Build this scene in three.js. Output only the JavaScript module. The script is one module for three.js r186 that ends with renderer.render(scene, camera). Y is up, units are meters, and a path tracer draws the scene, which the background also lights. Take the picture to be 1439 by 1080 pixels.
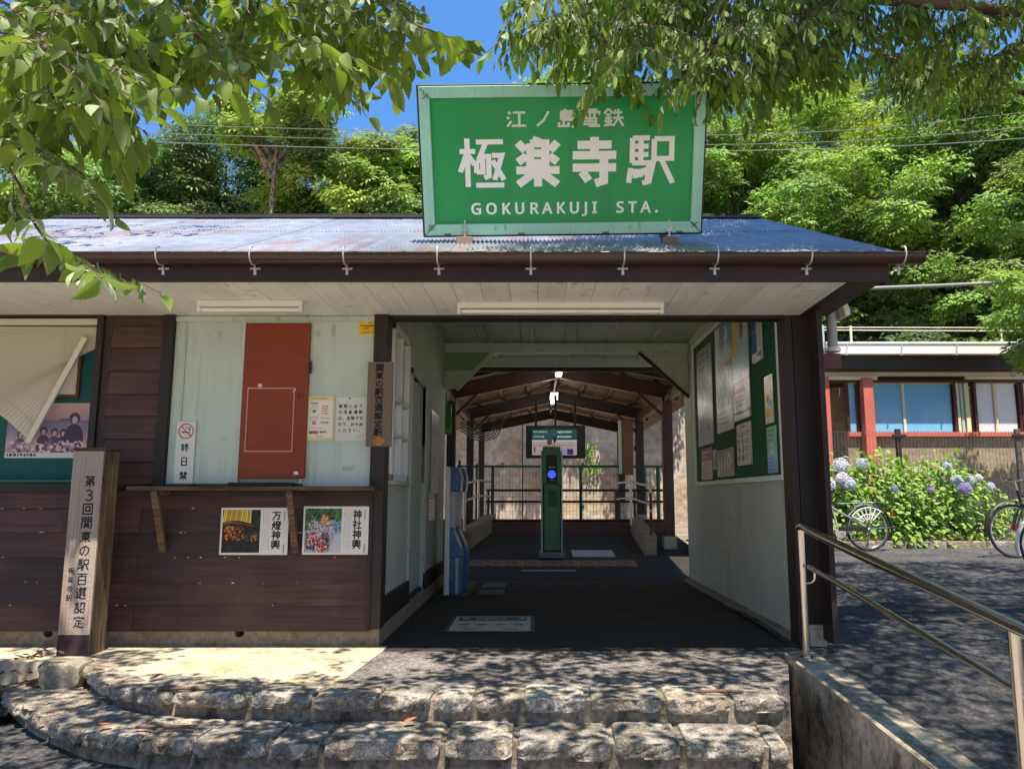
import * as THREE from 'three';
import { RoundedBoxGeometry } from 'three/addons/geometries/RoundedBoxGeometry.js';
import { mergeGeometries } from 'three/addons/utils/BufferGeometryUtils.js';
import { FontLoader } from 'three/addons/loaders/FontLoader.js';

// ---------------------------------------------------------------- camera, sky, sun, exposure
const scene = new THREE.Scene();
const camera = new THREE.PerspectiveCamera(53.13, 1439 / 1080, 0.05, 400);
camera.position.set(0, 1.1, 5.94);
camera.rotation.x = Math.atan(158 / 1080);
camera.setViewOffset(1439, 1080, -32.5, 0, 1439, 1080);
const renderer = new THREE.WebGLRenderer({ antialias: true });
renderer.toneMapping = THREE.LinearToneMapping;
renderer.toneMappingExposure = 2.05;
renderer.shadowMap.enabled = true;
const SUN = new THREE.Vector3(0.22, 2.55, 1).normalize();
const sun = new THREE.DirectionalLight(new THREE.Color(1, 0.91, 0.76), 5);
sun.position.copy(SUN).multiplyScalar(40); sun.castShadow = true; sun.shadow.radius = 1;
Object.assign(sun.shadow.camera, { left: -25, right: 25, top: 25, bottom: -25, near: 1, far: 90 });
sun.shadow.mapSize.set(4096, 4096);
scene.add(sun, sun.target);
{ // clear summer sky: paler towards the horizon
  const W = 64, H = 64, d = new Float32Array(W * H * 4), c0 = [0.56, 0.56, 0.55], c1 = [0.066, 0.185, 0.45], c2 = [0.047, 0.127, 0.32];
  for (let j = 0; j < H; j++) {
    const el = ((j + 0.5) / H - 0.5) * Math.PI, s = Math.max(0, Math.sin(el));
    const a = Math.min(1, s / 0.42), b = Math.max(0, (s - 0.42) / 0.58);
    for (let i = 0; i < W; i++) for (let k = 0; k < 4; k++) d[(j * W + i) * 4 + k] = k === 3 ? 1 : el < 0 ? c0[k] * 0.3 : (c0[k] + (c1[k] - c0[k]) * Math.pow(a, 0.7)) * (1 - b) + c2[k] * b;
  }
  const t = new THREE.DataTexture(d, W, H, THREE.RGBAFormat, THREE.FloatType);
  t.mapping = THREE.EquirectangularReflectionMapping; t.magFilter = THREE.LinearFilter; t.needsUpdate = true;
  scene.background = t; scene.environment = t;
}

// ---------------------------------------------------------------- helpers
let seed = 7;
const rnd = () => { seed = (seed + 0x6d2b79f5) | 0; let t = Math.imul(seed ^ (seed >>> 15), 1 | seed); t = (t + Math.imul(t ^ (t >>> 7), 61 | t)) ^ t; return ((t ^ (t >>> 14)) >>> 0) / 4294967296; };
const rr = (a, b) => a + (b - a) * rnd();
const pick = (a) => a[Math.floor(rnd() * a.length) % a.length];
const V = (x, y, z) => new THREE.Vector3(x, y, z);
const lerp = (a, b, t) => a + (b - a) * t;
const clamp = (x, a = 0, b = 1) => Math.min(b, Math.max(a, x));
const sstep = (a, b, x) => { const t = clamp((x - a) / (b - a)); return t * t * (3 - 2 * t); };
const used = new Map();
function numbered(n) { const k = used.get(n) || 0; used.set(n, k + 1); return k ? n + '_' + String(k).padStart(3, '0') : n; }
function tag(o, label, category, group, kind) {
  if (label) o.userData.label = label;
  if (category) o.userData.category = category;
  if (group) o.userData.group = group;
  if (kind) o.userData.kind = kind;
  return o;
}
function thing(name, label, category, pos = [0, 0, 0], group, turn = 0) {
  const o = new THREE.Group(); o.name = numbered(name); o.position.set(...pos); o.rotation.y = turn; scene.add(o);
  return tag(o, label, category, group);
}
function flat(g) { const n = g.index ? g.toNonIndexed() : g; for (const k of Object.keys(n.attributes)) if (!['position', 'normal', 'uv'].includes(k)) n.deleteAttribute(k); return n; }
function merge(list) { return list.length === 1 ? list[0] : mergeGeometries(list.map(flat)); }
function mesh(name, geo, mat, parent = scene) {
  const g = Array.isArray(geo) ? merge(geo) : geo;
  const m = new THREE.Mesh(g, mat); m.name = parent === scene ? numbered(name) : name; m.castShadow = m.receiveShadow = true;
  parent.add(m); return m;
}
// uv in metres from the face direction; vert = grain runs along y
function uvm(g, vert = false, k = 1, off = 0) {
  g = flat(g); const p = g.attributes.position, n = g.attributes.normal, u = new Float32Array(p.count * 2);
  for (let i = 0; i < p.count; i += 3) {
    let nx = 0, ny = 0, nz = 0;
    for (let j = 0; j < 3; j++) { nx += Math.abs(n.getX(i + j)); ny += Math.abs(n.getY(i + j)); nz += Math.abs(n.getZ(i + j)); }
    for (let j = i; j < i + 3; j++) {
      const x = p.getX(j), y = p.getY(j), z = p.getZ(j);
      let a, b;
      if (ny >= nx && ny >= nz) { a = x; b = z; } else if (nx >= nz) { a = z; b = y; } else { a = x; b = y; }
      u[j * 2] = (vert ? b : a) * k + off; u[j * 2 + 1] = (vert ? a : b) * k + off * 1.7;
    }
  }
  g.setAttribute('uv', new THREE.BufferAttribute(u, 2)); return g;
}
// box from corner to corner with softened edges
function box(x0, y0, z0, x1, y1, z1, r = 0.004, vert = false) {
  const w = Math.abs(x1 - x0), h = Math.abs(y1 - y0), d = Math.abs(z1 - z0), rad = Math.min(r, w * 0.45, h * 0.45, d * 0.45);
  const g = rad > 0 ? new RoundedBoxGeometry(w, h, d, 1, rad) : new THREE.BoxGeometry(w, h, d);
  return uvm(g, vert, 1, rnd() * 3).translate((x0 + x1) / 2, (y0 + y1) / 2, (z0 + z1) / 2);
}
function tube(pts, r, seg = 6, n) {
  const c = new THREE.CatmullRomCurve3(pts.map((p) => (p.isVector3 ? p : V(...p))), false, 'centripetal');
  return new THREE.TubeGeometry(c, n || Math.max(2, pts.length * 3), r, seg, false);
}
function rod(a, b, r, seg = 8, r2 = r) {
  a = a.isVector3 ? a : V(...a); b = b.isVector3 ? b : V(...b);
  const d = b.clone().sub(a), g = new THREE.CylinderGeometry(r2, r, d.length(), seg, 1);
  g.applyQuaternion(new THREE.Quaternion().setFromUnitVectors(V(0, 1, 0), d.clone().normalize()));
  return g.translate((a.x + b.x) / 2, (a.y + b.y) / 2, (a.z + b.z) / 2);
}
// square bar between two points: width w across, height h (h roughly vertical)
function bar(a, b, w, h) {
  a = V(...a); b = V(...b); const d = b.clone().sub(a), L = d.length(), z = d.normalize();
  const up0 = Math.abs(z.y) > 0.95 ? V(0, 0, 1) : V(0, 1, 0), x = up0.clone().cross(z).normalize(), y = z.clone().cross(x);
  const g = uvm(new RoundedBoxGeometry(w, h, L, 1, Math.min(0.004, w * 0.3, h * 0.3)), false, 1, rnd() * 3);
  return g.applyMatrix4(new THREE.Matrix4().makeBasis(x, y, z)).translate((a.x + b.x) / 2, (a.y + b.y) / 2, (a.z + b.z) / 2);
}
// tapered branch along points
function branch(pts, r0, r1, seg = 7) {
  const c = new THREE.CatmullRomCurve3(pts.map((p) => (p.isVector3 ? p : V(...p))), false, 'centripetal'), n = Math.max(4, pts.length * 4);
  const g = new THREE.TubeGeometry(c, n, 1, seg, false), p = g.attributes.position, q = V();
  for (let i = 0; i <= n; i++) {
    c.getPointAt(i / n, q); const r = lerp(r0, r1, i / n);
    for (let j = 0; j <= seg; j++) { const k = i * (seg + 1) + j; p.setXYZ(k, q.x + (p.getX(k) - q.x) * r, q.y + (p.getY(k) - q.y) * r, q.z + (p.getZ(k) - q.z) * r); }
  }
  return uvm(g, true);
}
// ---- noise and textures
function hash(x, y, s) { let h = Math.imul(x, 374761393) + Math.imul(y, 668265263) + Math.imul(s, 1442695041); h = Math.imul(h ^ (h >>> 13), 1274126177); return ((h ^ (h >>> 16)) >>> 0) / 4294967296; }
function vnoise(u, v, per, s, per2 = per) {
  const x = u * per, y = v * per2, ix = Math.floor(x), iy = Math.floor(y), fx = x - ix, fy = y - iy, sx = fx * fx * (3 - 2 * fx), sy = fy * fy * (3 - 2 * fy);
  const w = (a, p) => ((a % p) + p) % p, h = (a, b) => hash(w(a, per), w(b, per2), s);
  return lerp(lerp(h(ix, iy), h(ix + 1, iy), sx), lerp(h(ix, iy + 1), h(ix + 1, iy + 1), sx), sy);
}
function fbm(u, v, per, s, oct = 4) { let a = 0.5, t = 0, n = 0; for (let i = 0; i < oct; i++) { t += a * vnoise(u, v, per << i, s + i); n += a; a *= 0.55; } return t / n; }
function tex(size, fn, srgb = true) {
  const d = new Uint8Array(size * size * 4);
  for (let j = 0; j < size; j++) for (let i = 0; i < size; i++) { const c = fn(i / size, j / size), o = (j * size + i) * 4; if (c.length) { d[o] = clamp(c[0], 0, 255); d[o + 1] = clamp(c[1], 0, 255); d[o + 2] = clamp(c[2], 0, 255); } else d[o] = d[o + 1] = d[o + 2] = clamp(c, 0, 255); d[o + 3] = 255; }
  const t = new THREE.DataTexture(d, size, size); t.wrapS = t.wrapT = THREE.RepeatWrapping; t.magFilter = THREE.LinearFilter; if (srgb) t.colorSpace = THREE.SRGBColorSpace; t.needsUpdate = true; return t;
}
const rep = (t, x, y = x) => { const c = t.clone(); c.repeat.set(x, y); c.needsUpdate = true; return c; };
function canvasTex(w, h, draw) {
  const c = document.createElement('canvas'); c.width = w; c.height = h; draw(c.getContext('2d'), w, h);
  const t = new THREE.CanvasTexture(c); t.colorSpace = THREE.SRGBColorSpace; return t;
}
const mix3 = (a, b, t) => [lerp(a[0], b[0], t), lerp(a[1], b[1], t), lerp(a[2], b[2], t)];
const T = {
  asphalt: tex(512, (u, v) => { const g = hash(Math.floor(u * 512), Math.floor(v * 512), 3), b = fbm(u, v, 4, 11), f = fbm(u, v, 64, 5, 2); const k = 0.62 + 0.5 * b + 0.75 * (f - 0.5) + (g > 0.93 ? 0.5 : 0) + (g - 0.5) * 0.3; return [146 * k, 143 * k, 143 * k]; }),
  asphaltB: tex(512, (u, v) => 128 + 190 * (fbm(u, v, 64, 5, 3) - 0.5), false),
  concrete: tex(512, (u, v) => { const b = fbm(u, v, 3, 21, 5), f = fbm(u, v, 40, 25, 3), g = hash(Math.floor(u * 512), Math.floor(v * 512), 9); const k = 0.8 + 0.32 * (b - 0.5) + 0.3 * (f - 0.5) + (g - 0.5) * 0.08, y = sstep(0.55, 0.75, fbm(u, v, 5, 77)); return mix3([236 * k, 226 * k, 208 * k], [214 * k, 186 * k, 140 * k], y * 0.5); }),
  dirty: tex(512, (u, v) => { const w = 0.03 * fbm(u, v, 6, 19, 3), s = vnoise(u + w, v, 34, 4, 5), s2 = fbm(u + w, v * 0.999, 11, 14, 4), b = fbm(u, v, 4, 2, 6), f = fbm(u, v, 34, 6, 3), g = hash(Math.floor(u * 512), Math.floor(v * 512), 8); const k = 0.78 + 0.62 * (b - 0.5) + 0.3 * (f - 0.5) - 0.2 * sstep(0.6, 0.95, s) * sstep(0.35, 0.7, s2) - 0.2 * sstep(0.55, 0.8, s2) + (g - 0.5) * 0.1; return [226 * k, 216 * k, 202 * k]; }),
  granite: tex(512, (u, v) => { const f = fbm(u, v, 48, 31, 3), f2 = vnoise(u, v, 120, 35), b = fbm(u, v, 4, 33, 4); let k = 0.76 + 0.6 * (b - 0.5) + 0.5 * (f - 0.5); if (f2 > 0.78) k *= 0.6; const o = sstep(0.46, 0.7, fbm(u, v, 6, 37, 5)), d = sstep(0.58, 0.72, fbm(u, v, 9, 39, 5)); return mix3(mix3([226 * k, 220 * k, 212 * k], [214 * k, 186 * k, 152 * k], o * 0.45), [80, 74, 66], d * 0.5); }),
  rough: tex(256, (u, v) => 128 + 240 * (fbm(u, v, 12, 41, 5) - 0.5), false),
  wood: tex(512, (u, v) => { const w = fbm(u, v, 2, 51, 3) * 0.06, s = vnoise(u, v + w, 3, 53, 60), s2 = vnoise(u, v + w, 6, 55, 190), b = fbm(u, v, 3, 57); const k = 0.7 + 0.35 * (s - 0.5) + 0.35 * (s2 - 0.5) + 0.4 * (b - 0.5) - 0.35 * sstep(0.86, 0.97, s2); return [226 * k, 205 * k, 180 * k]; }),
  paint: tex(512, (u, v) => { const b = fbm(u, v, 3, 61, 5), d = sstep(0.7, 0.82, fbm(u, v, 14, 65, 4)), g = vnoise(u, v, 40, 66, 4); const st = sstep(0.6, 0.85, vnoise(u + 0.02 * b, v, 60, 67, 2)) * sstep(0.4, 0.7, fbm(u, v, 5, 68, 4)), k = 1.0 + 0.13 * (b - 0.5) - 0.08 * d - 0.03 * sstep(0.7, 1, g); return mix3([244 * k, 246 * k, 242 * k], [190 * k, 180 * k, 160 * k], st * 0.2 + d * 0.2); }),
  boardpaint: tex(512, (u, v) => { const s = vnoise(u, v, 4, 71, 110), b = fbm(u, v, 4, 73, 5), c = sstep(0.72, 0.8, fbm(u, v, 20, 75, 3)); const k = 0.78 + 0.22 * (s - 0.5) + 0.5 * (b - 0.5); return mix3([220 * k, 212 * k, 208 * k], [250, 232, 220], c * 0.25); }),
  roof: tex(1024, (u, v) => { const r = sstep(0.42, 0.66, fbm(u, v, 3, 81, 5)) * sstep(0.25, 0.7, vnoise(u, v, 70, 83, 5)), g = fbm(u, v, 60, 85, 2), b = fbm(u, v, 5, 86); const k = 0.85 + 0.2 * (g - 0.5) + 0.25 * (b - 0.5); return mix3([206 * k, 212 * k, 226 * k], [206 * k, 150 * k, 134 * k], r * 0.5); }),
  bark: tex(256, (u, v) => { const s = vnoise(u, v, 6, 91, 40), b = fbm(u, v, 8, 93); const k = 0.6 + 0.6 * (s - 0.5) + 0.5 * (b - 0.5); return [200 * k, 186 * k, 168 * k]; }),
  cork: tex(256, (u, v) => { const k = 0.8 + 0.3 * (fbm(u, v, 60, 95, 2) - 0.5); return [230 * k, 235 * k, 230 * k]; }),
  soil: tex(256, (u, v) => { const k = 0.6 + 0.9 * (fbm(u, v, 10, 97, 5) - 0.4); return [190 * k, 165 * k, 135 * k]; }),
};
const M = (r, g, b, rough = 0.7, o = {}) => new THREE.MeshStandardMaterial({ color: new THREE.Color().setRGB(r, g, b), roughness: rough, ...o });
const mat = {
  asphalt: M(0.26, 0.255, 0.27, 0.92, { map: rep(T.asphalt, 0.8), bumpMap: rep(T.asphaltB, 0.8), bumpScale: 0.006 }),
  roadway: M(0.68, 0.65, 0.6, 0.92, { map: rep(T.concrete, 0.8), bumpMap: rep(T.asphaltB, 0.8), bumpScale: 0.006 }),
  pavement: M(0.66, 0.61, 0.58, 0.9, { map: rep(T.asphalt, 0.9), bumpMap: rep(T.asphaltB, 0.9), bumpScale: 0.004 }),
  floor: M(0.1, 0.093, 0.08, 0.9, { map: rep(T.asphalt, 0.9), bumpMap: rep(T.asphaltB, 0.9), bumpScale: 0.004 }),  // darker copy of the pavement asphalt: the passage shade is put into its colour
  concrete: M(0.86, 0.8, 0.7, 0.9, { map: rep(T.concrete, 0.7), bumpMap: rep(T.rough, 1.5), bumpScale: 0.004 }),
  foundation: M(0.5, 0.45, 0.36, 0.9, { map: rep(T.concrete, 0.9), bumpMap: rep(T.rough, 2), bumpScale: 0.004 }),
  mortar: M(0.55, 0.51, 0.45, 0.95, { map: rep(T.dirty, 1.3), bumpMap: rep(T.rough, 3), bumpScale: 0.008 }),
  parapet: M(0.95, 0.87, 0.74, 0.92, { map: rep(T.dirty, 1, 1), bumpMap: rep(T.rough, 2), bumpScale: 0.006 }),
  stones: [0, 1, 2, 3].map((i) => M([0.8, 0.68, 0.76, 0.6][i], [0.78, 0.66, 0.7, 0.59][i], [0.74, 0.63, 0.63, 0.57][i], 0.88, { map: rep(T.granite, 1.5 + i * 0.17), bumpMap: rep(T.rough, 3.2), bumpScale: 0.008 })),
  siding: [0, 1, 2].map((i) => M(0.135 + i * 0.016, 0.06 + i * 0.007, 0.044 + i * 0.006, 0.6, { map: rep(T.boardpaint, 0.6), bumpMap: rep(T.wood, 0.6), bumpScale: 0.0015 })),
  darkwood: M(0.055, 0.027, 0.024, 0.6, { map: rep(T.boardpaint, 0.7) }),
  blackwood: M(0.03, 0.018, 0.014, 0.6, { map: rep(T.boardpaint, 0.7) }),
  wall: M(0.55, 0.63, 0.58, 0.75, { map: rep(T.paint, 0.6) }),
  soffit: [0, 1, 2].map((i) => M(0.9 - i * 0.025, 0.9 - i * 0.025, 0.9 - i * 0.025, 0.7, { map: rep(T.paint, 0.5) })),
  greyfelt: M(0.5, 0.57, 0.53, 0.8, { map: rep(T.paint, 0.5) }),
  inner: M(0.52, 0.56, 0.5, 0.8, { map: rep(T.paint, 0.6) }),
  redpaint: M(0.25, 0.034, 0.004, 0.6, { map: rep(T.paint, 0.8) }),
  roof: M(0.66, 0.67, 0.72, 0.42, { map: rep(T.roof, 0.22, 0.22), metalness: 0.1 }),
  gutter: M(0.05, 0.026, 0.022, 0.3, {}),
  galv: M(0.62, 0.62, 0.62, 0.4, { metalness: 0.6 }),
  steel: M(0.6, 0.56, 0.51, 0.2, { metalness: 1 }),
  white: M(0.8, 0.79, 0.76, 0.5),
  cream: M(0.66, 0.61, 0.5, 0.6, { map: rep(T.paint, 1) }),
  plasticWhite: M(0.78, 0.76, 0.72, 0.4),
  brownSteel: M(0.12, 0.032, 0.022, 0.5, { map: rep(T.boardpaint, 0.8) }),
  darkSteel: M(0.022, 0.015, 0.013, 0.5),
  shelterRoof: M(0.3, 0.19, 0.12, 0.7, { map: rep(T.wood, 0.7) }),
  black: M(0.012, 0.012, 0.013, 0.5),
  rubber: M(0.016, 0.016, 0.017, 0.75),
  green: M(0.01, 0.16, 0.06, 0.35),
  greenDark: M(0.012, 0.075, 0.045, 0.5),
  teal: M(0.0, 0.17, 0.16, 0.75, { map: rep(T.cork, 2) }),
  board: M(0.006, 0.16, 0.045, 0.85, { map: rep(T.cork, 3) }),
  oldwood: M(0.34, 0.29, 0.25, 0.85, { map: rep(T.wood, 0.9), bumpMap: rep(T.wood, 0.9), bumpScale: 0.004 }),
  shelfwood: M(0.26, 0.2, 0.15, 0.8, { map: rep(T.wood, 0.8), bumpMap: rep(T.wood, 0.8), bumpScale: 0.003 }),
  retain: M(0.78, 0.72, 0.69, 0.95, { map: rep(T.concrete, 0.2), bumpMap: rep(T.rough, 0.5), bumpScale: 0.02 }),
  salmon: M(0.58, 0.14, 0.1, 0.6, { map: rep(T.paint, 0.8) }),
  soil: M(0.1, 0.075, 0.05, 1, { map: rep(T.soil, 1.2), bumpMap: rep(T.rough, 2), bumpScale: 0.03 }),
  bark: M(0.16, 0.12, 0.09, 0.95, { map: rep(T.bark, 2), bumpMap: rep(T.bark, 2), bumpScale: 0.01 }),
  paleBark: M(0.95, 0.9, 0.82, 0.95, { map: rep(T.bark, 2) }),
  twig: M(0.13, 0.075, 0.05, 0.8),
  chrome: M(0.75, 0.75, 0.76, 0.2, { metalness: 1 }),
  lampOn: M(0.9, 0.9, 0.88, 0.5, { emissive: new THREE.Color(1, 0.98, 0.92), emissiveIntensity: 0.9 }),
  tubeOff: M(0.86, 0.82, 0.78, 0.35),
  glass: new THREE.MeshPhysicalMaterial({ color: 0xffffff, roughness: 0.02, transmission: 1, thickness: 0, ior: 1.5 }),
  ivory: M(0.66, 0.62, 0.48, 0.5),
};
const font = await new FontLoader().loadAsync('fonts/droid/droid_sans_regular.typeface.json');

// ---------------------------------------------------------------- ground
const fl = (z) => Math.max(0, 0.08 * (-z - 4.5));
const hr = (x, z) => lerp(Math.max(z > 0 ? -0.09 * z : -0.052 * z, -0.262 - 0.05 * Math.max(0, z - 2.9)), fl(z) - 0.006, sstep(3.6, 2.5, x) * sstep(-0.3, -2.5, z));   // the lane beside the station climbs away from the viewer
function sheet(x0, x1, z0, z1, nx, nz, f) {
  const g = new THREE.PlaneGeometry(1, 1, nx, nz), p = g.attributes.position, u = g.attributes.uv;
  for (let i = 0; i < p.count; i++) { const x = lerp(x0, x1, p.getX(i) + 0.5), z = lerp(z1, z0, p.getY(i) + 0.5); p.setXYZ(i, x, f(x, z), z); u.setXY(i, x, -z); }
  g.computeVertexNormals(); return g;
}
const bumpy = (x, z, a) => a * (fbm(x * 0.11 + 40, z * 0.11 + 40, 4096, 5, 3) - 0.5);
tag(mesh('ground', sheet(-150, 150, -200, 60, 60, 50, (x, z) => -0.78 + bumpy(x, z, 0.01)), M(0.7, 0.63, 0.54, 1, { map: rep(T.concrete, 0.5) })), null, null, null, 'structure');
const ry = (x, z) => -0.275 - 0.42 * sstep(-2.4, 1.2, x) + bumpy(x, z, 0.02);
tag(mesh('road', sheet(-9, 1.7, 0.3, 2.7, 60, 20, ry), mat.asphalt), null, null, null, 'structure');
tag(mesh('street', sheet(-9, 1.7, 2.7, 9, 60, 30, ry), mat.roadway), null, null, null, 'structure');
const fx0 = (z) => (z > 0.45 ? 1.8 : 1.9);
tag(mesh('forecourt', (() => { const g = new THREE.PlaneGeometry(1, 1, 80, 90), p = g.attributes.position, u = g.attributes.uv; for (let i = 0; i < p.count; i++) { const z = lerp(9, -6.15, p.getY(i) + 0.5), a = fx0(z), x = lerp(a, 15, p.getX(i) + 0.5); p.setXYZ(i, x, hr(x, z) + bumpy(x, z, 0.016), z); u.setXY(i, x, -z); } g.computeVertexNormals(); return g; })(), mat.asphalt), null, null, null, 'structure');
tag(mesh('asphalt_patch', sheet(2.6, 9.5, -1.75, -0.85, 40, 6, (x, z) => hr(x, z) + bumpy(x, z, 0.016) + 0.005), M(0.17, 0.165, 0.17, 0.95, { map: rep(T.asphalt, 1.1), bumpMap: rep(T.asphaltB, 1), bumpScale: 0.006 })), null, null, null, 'structure');
tag(mesh('planting_bed', sheet(2.6, 15, -7.6, -6.2, 60, 10, (x, z) => 0.36 + bumpy(x * 4, z * 4, 0.1)), mat.soil), null, null, null, 'structure');
tag(mesh('yard', sheet(2.3, 40, -18.5, -7.55, 40, 12, (x, z) => 0.24 + bumpy(x, z, 0.03)), M(0.4, 0.37, 0.33, 0.95, { map: rep(T.concrete, 0.3) })), null, null, null, 'structure');
{ // kerb of the planting bed, stone by stone
  const k = new THREE.Group(); k.name = 'kerb'; scene.add(k); tag(k, null, null, null, 'structure');
  for (let i = 0; i < 16; i++) mesh('kerb_stone', box(2.7 + i * 0.61, 0.1, -6.24 + rr(-0.01, 0.01), 3.3 + i * 0.61, 0.42 + rr(-0.008, 0.008), -6.13 + rr(-0.008, 0.008), 0.015), pick(mat.stones), k);
}
// floor of the passage, the ramp behind it, and the concrete apron before the wall
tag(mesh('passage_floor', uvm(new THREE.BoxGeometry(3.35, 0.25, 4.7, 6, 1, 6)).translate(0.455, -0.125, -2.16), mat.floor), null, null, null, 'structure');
{
  const s = new THREE.Shape([[-1.11, 0.19], [2.1, 0.19], [1.92, 0.46], [1.72, 0.5], [1.5, 1.2], [-1.17, 1.2]].map((p) => new THREE.Vector2(...p)));
  const g = new THREE.ExtrudeGeometry(s, { depth: 0.75, bevelEnabled: false }); g.rotateX(Math.PI / 2);
  tag(mesh('pavement', uvm(g), mat.pavement), null, null, null, 'structure');
  const a = new THREE.Shape([[-4.9, 0.0], [-1.1, 0.0], [-1.1, 0.19], [-1.168, 1.17], [-2.3, 1.12], [-2.62, 0.85], [-2.86, 0.62], [-4.9, 0.5]].map((p) => new THREE.Vector2(...p)));
  const h = new THREE.ExtrudeGeometry(a, { depth: 0.2, bevelEnabled: false }); h.rotateX(Math.PI / 2); h.translate(0, 0.003, 0);
  tag(mesh('apron', uvm(h), mat.concrete), null, null, null, 'structure');
}
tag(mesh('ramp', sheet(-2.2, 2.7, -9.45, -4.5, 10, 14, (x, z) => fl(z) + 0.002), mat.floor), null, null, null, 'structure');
// ---- stone steps: two courses of rough granite blocks along a curved front, on a mortar core
function rock(w, h, d, amp, sd) {
  const nx = Math.max(4, Math.round(w / 0.035)), ny = 5, nz = Math.max(5, Math.round(d / 0.045)), g = new THREE.BoxGeometry(w, h, d, nx, ny, nz), p = g.attributes.position, q = V();
  for (let i = 0; i < p.count; i++) {
    q.fromBufferAttribute(p, i);
    const ex = Math.max(0, Math.abs(q.x) - (w / 2 - 0.02)) / 0.02, ey = Math.max(0, Math.abs(q.y) - (h / 2 - 0.018)) / 0.018, ez = Math.max(0, Math.abs(q.z) - (d / 2 - 0.022)) / 0.022;
    const k = ex * ey + ey * ez + ex * ez, n = fbm(q.x * 2.1 + q.y * 1.3 + sd, q.z * 2.1 - q.y * 1.7 + sd * 1.3 + 9, 4096, 3, 4) - 0.5, n2 = fbm(q.x * 7 + q.y * 5 + sd, q.z * 7 - q.y * 6 + sd + 9, 4096, 7, 3) - 0.5;
    const face = q.z > d / 2 - 0.001 ? 1.7 : 0.5, s = 1 - 0.09 * k;
    q.x *= lerp(1, s, 0.35); q.y = q.y * (1 - 0.1 * k) + (n * amp + n2 * amp * 0.5) * (q.y > 0 ? 0.07 : 1.2); q.z = q.z * (1 - 0.035 * k) + (n * amp * 1.6 + n2 * amp * 1.2) * face;
    p.setXYZ(i, q.x, q.y, q.z);
  }
  g.computeVertexNormals(); return uvm(g, false, 1, sd);
}
function course(parent, path, lens, top, h, d) {
  const c = new THREE.CatmullRomCurve3(path.map((p) => V(p[0], 0, p[1])), false, 'centripetal'), L = c.getLength(); let s = 0, i = 0;
  while (s < L - 0.1) {
    const w = Math.min(lens[i % lens.length] * rr(0.96, 1.04), L - s), m = c.getPointAt((s + w / 2) / L), a = c.getPointAt(Math.max(0, s) / L), b = c.getPointAt(Math.min(1, (s + w) / L)), t = b.clone().sub(a).normalize();
    const o = mesh('stone', rock(w - rr(0.012, 0.032), h * rr(0.92, 1.06), d * rr(0.92, 1.04), 0.018, i * 3.7 + top * 50 + 20), pick(mat.stones), parent);
    o.rotation.y = Math.atan2(-t.z, t.x); const nrm = V(-t.z, 0, t.x);   // outward
    o.position.set(m.x - nrm.x * d / 2, top - h / 2 + rr(-0.007, 0.006), m.z - nrm.z * d / 2); s += w; i++;
  }
}
{
  const st = new THREE.Group(); st.name = 'steps'; scene.add(st); tag(st, null, null, null, 'structure');
  const e1 = [[-3.02, 0.5], [-2.93, 0.72], [-2.74, 0.95], [-2.5, 1.18], [-2.2, 1.36], [-1.8, 1.43], [-0.8, 1.5], [0.1, 1.51], [0.96, 1.54], [1.4, 1.55]];
  const e2 = [[-3.52, 0.5], [-3.4, 0.78], [-3.14, 1.06], [-2.8, 1.36], [-2.4, 1.66], [-2.0, 1.79], [-1.47, 1.84], [-0.7, 1.85], [0.1, 1.85], [1.0, 1.88], [1.27, 1.9]];
  course(st, e1, [0.3, 0.33, 0.34, 0.4, 0.46, 0.36, 0.36, 0.29, 0.24, 0.26, 0.38, 0.42, 0.36], 0.004, 0.08, 0.36);
  course(st, e2, [0.36, 0.42, 0.4, 0.44, 0.38, 0.3, 0.41, 0.26, 0.62, 0.36, 0.5], -0.124, 0.09, 0.4);
  const core = (e, inset, top, bottom) => {
    const q = e.map((p) => [p[0] + 0.02 - (p[0] > 0 ? 0.02 : 0), p[1] - inset]), s = new THREE.Shape([[e[0][0] + 0.03, 0.2], ...q, [e[e.length - 1][0], 0.2]].map((p) => new THREE.Vector2(...p)));
    const g = new THREE.ExtrudeGeometry(s, { depth: top - bottom, bevelEnabled: false, curveSegments: 20 }); g.rotateX(Math.PI / 2); g.translate(0, top, 0); return uvm(g);
  };
  mesh('mortar', core(e1, 0.035, -0.012, -0.8), mat.mortar, st); mesh('mortar', core(e2, 0.035, -0.142, -0.8), mat.mortar, st);
}
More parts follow.
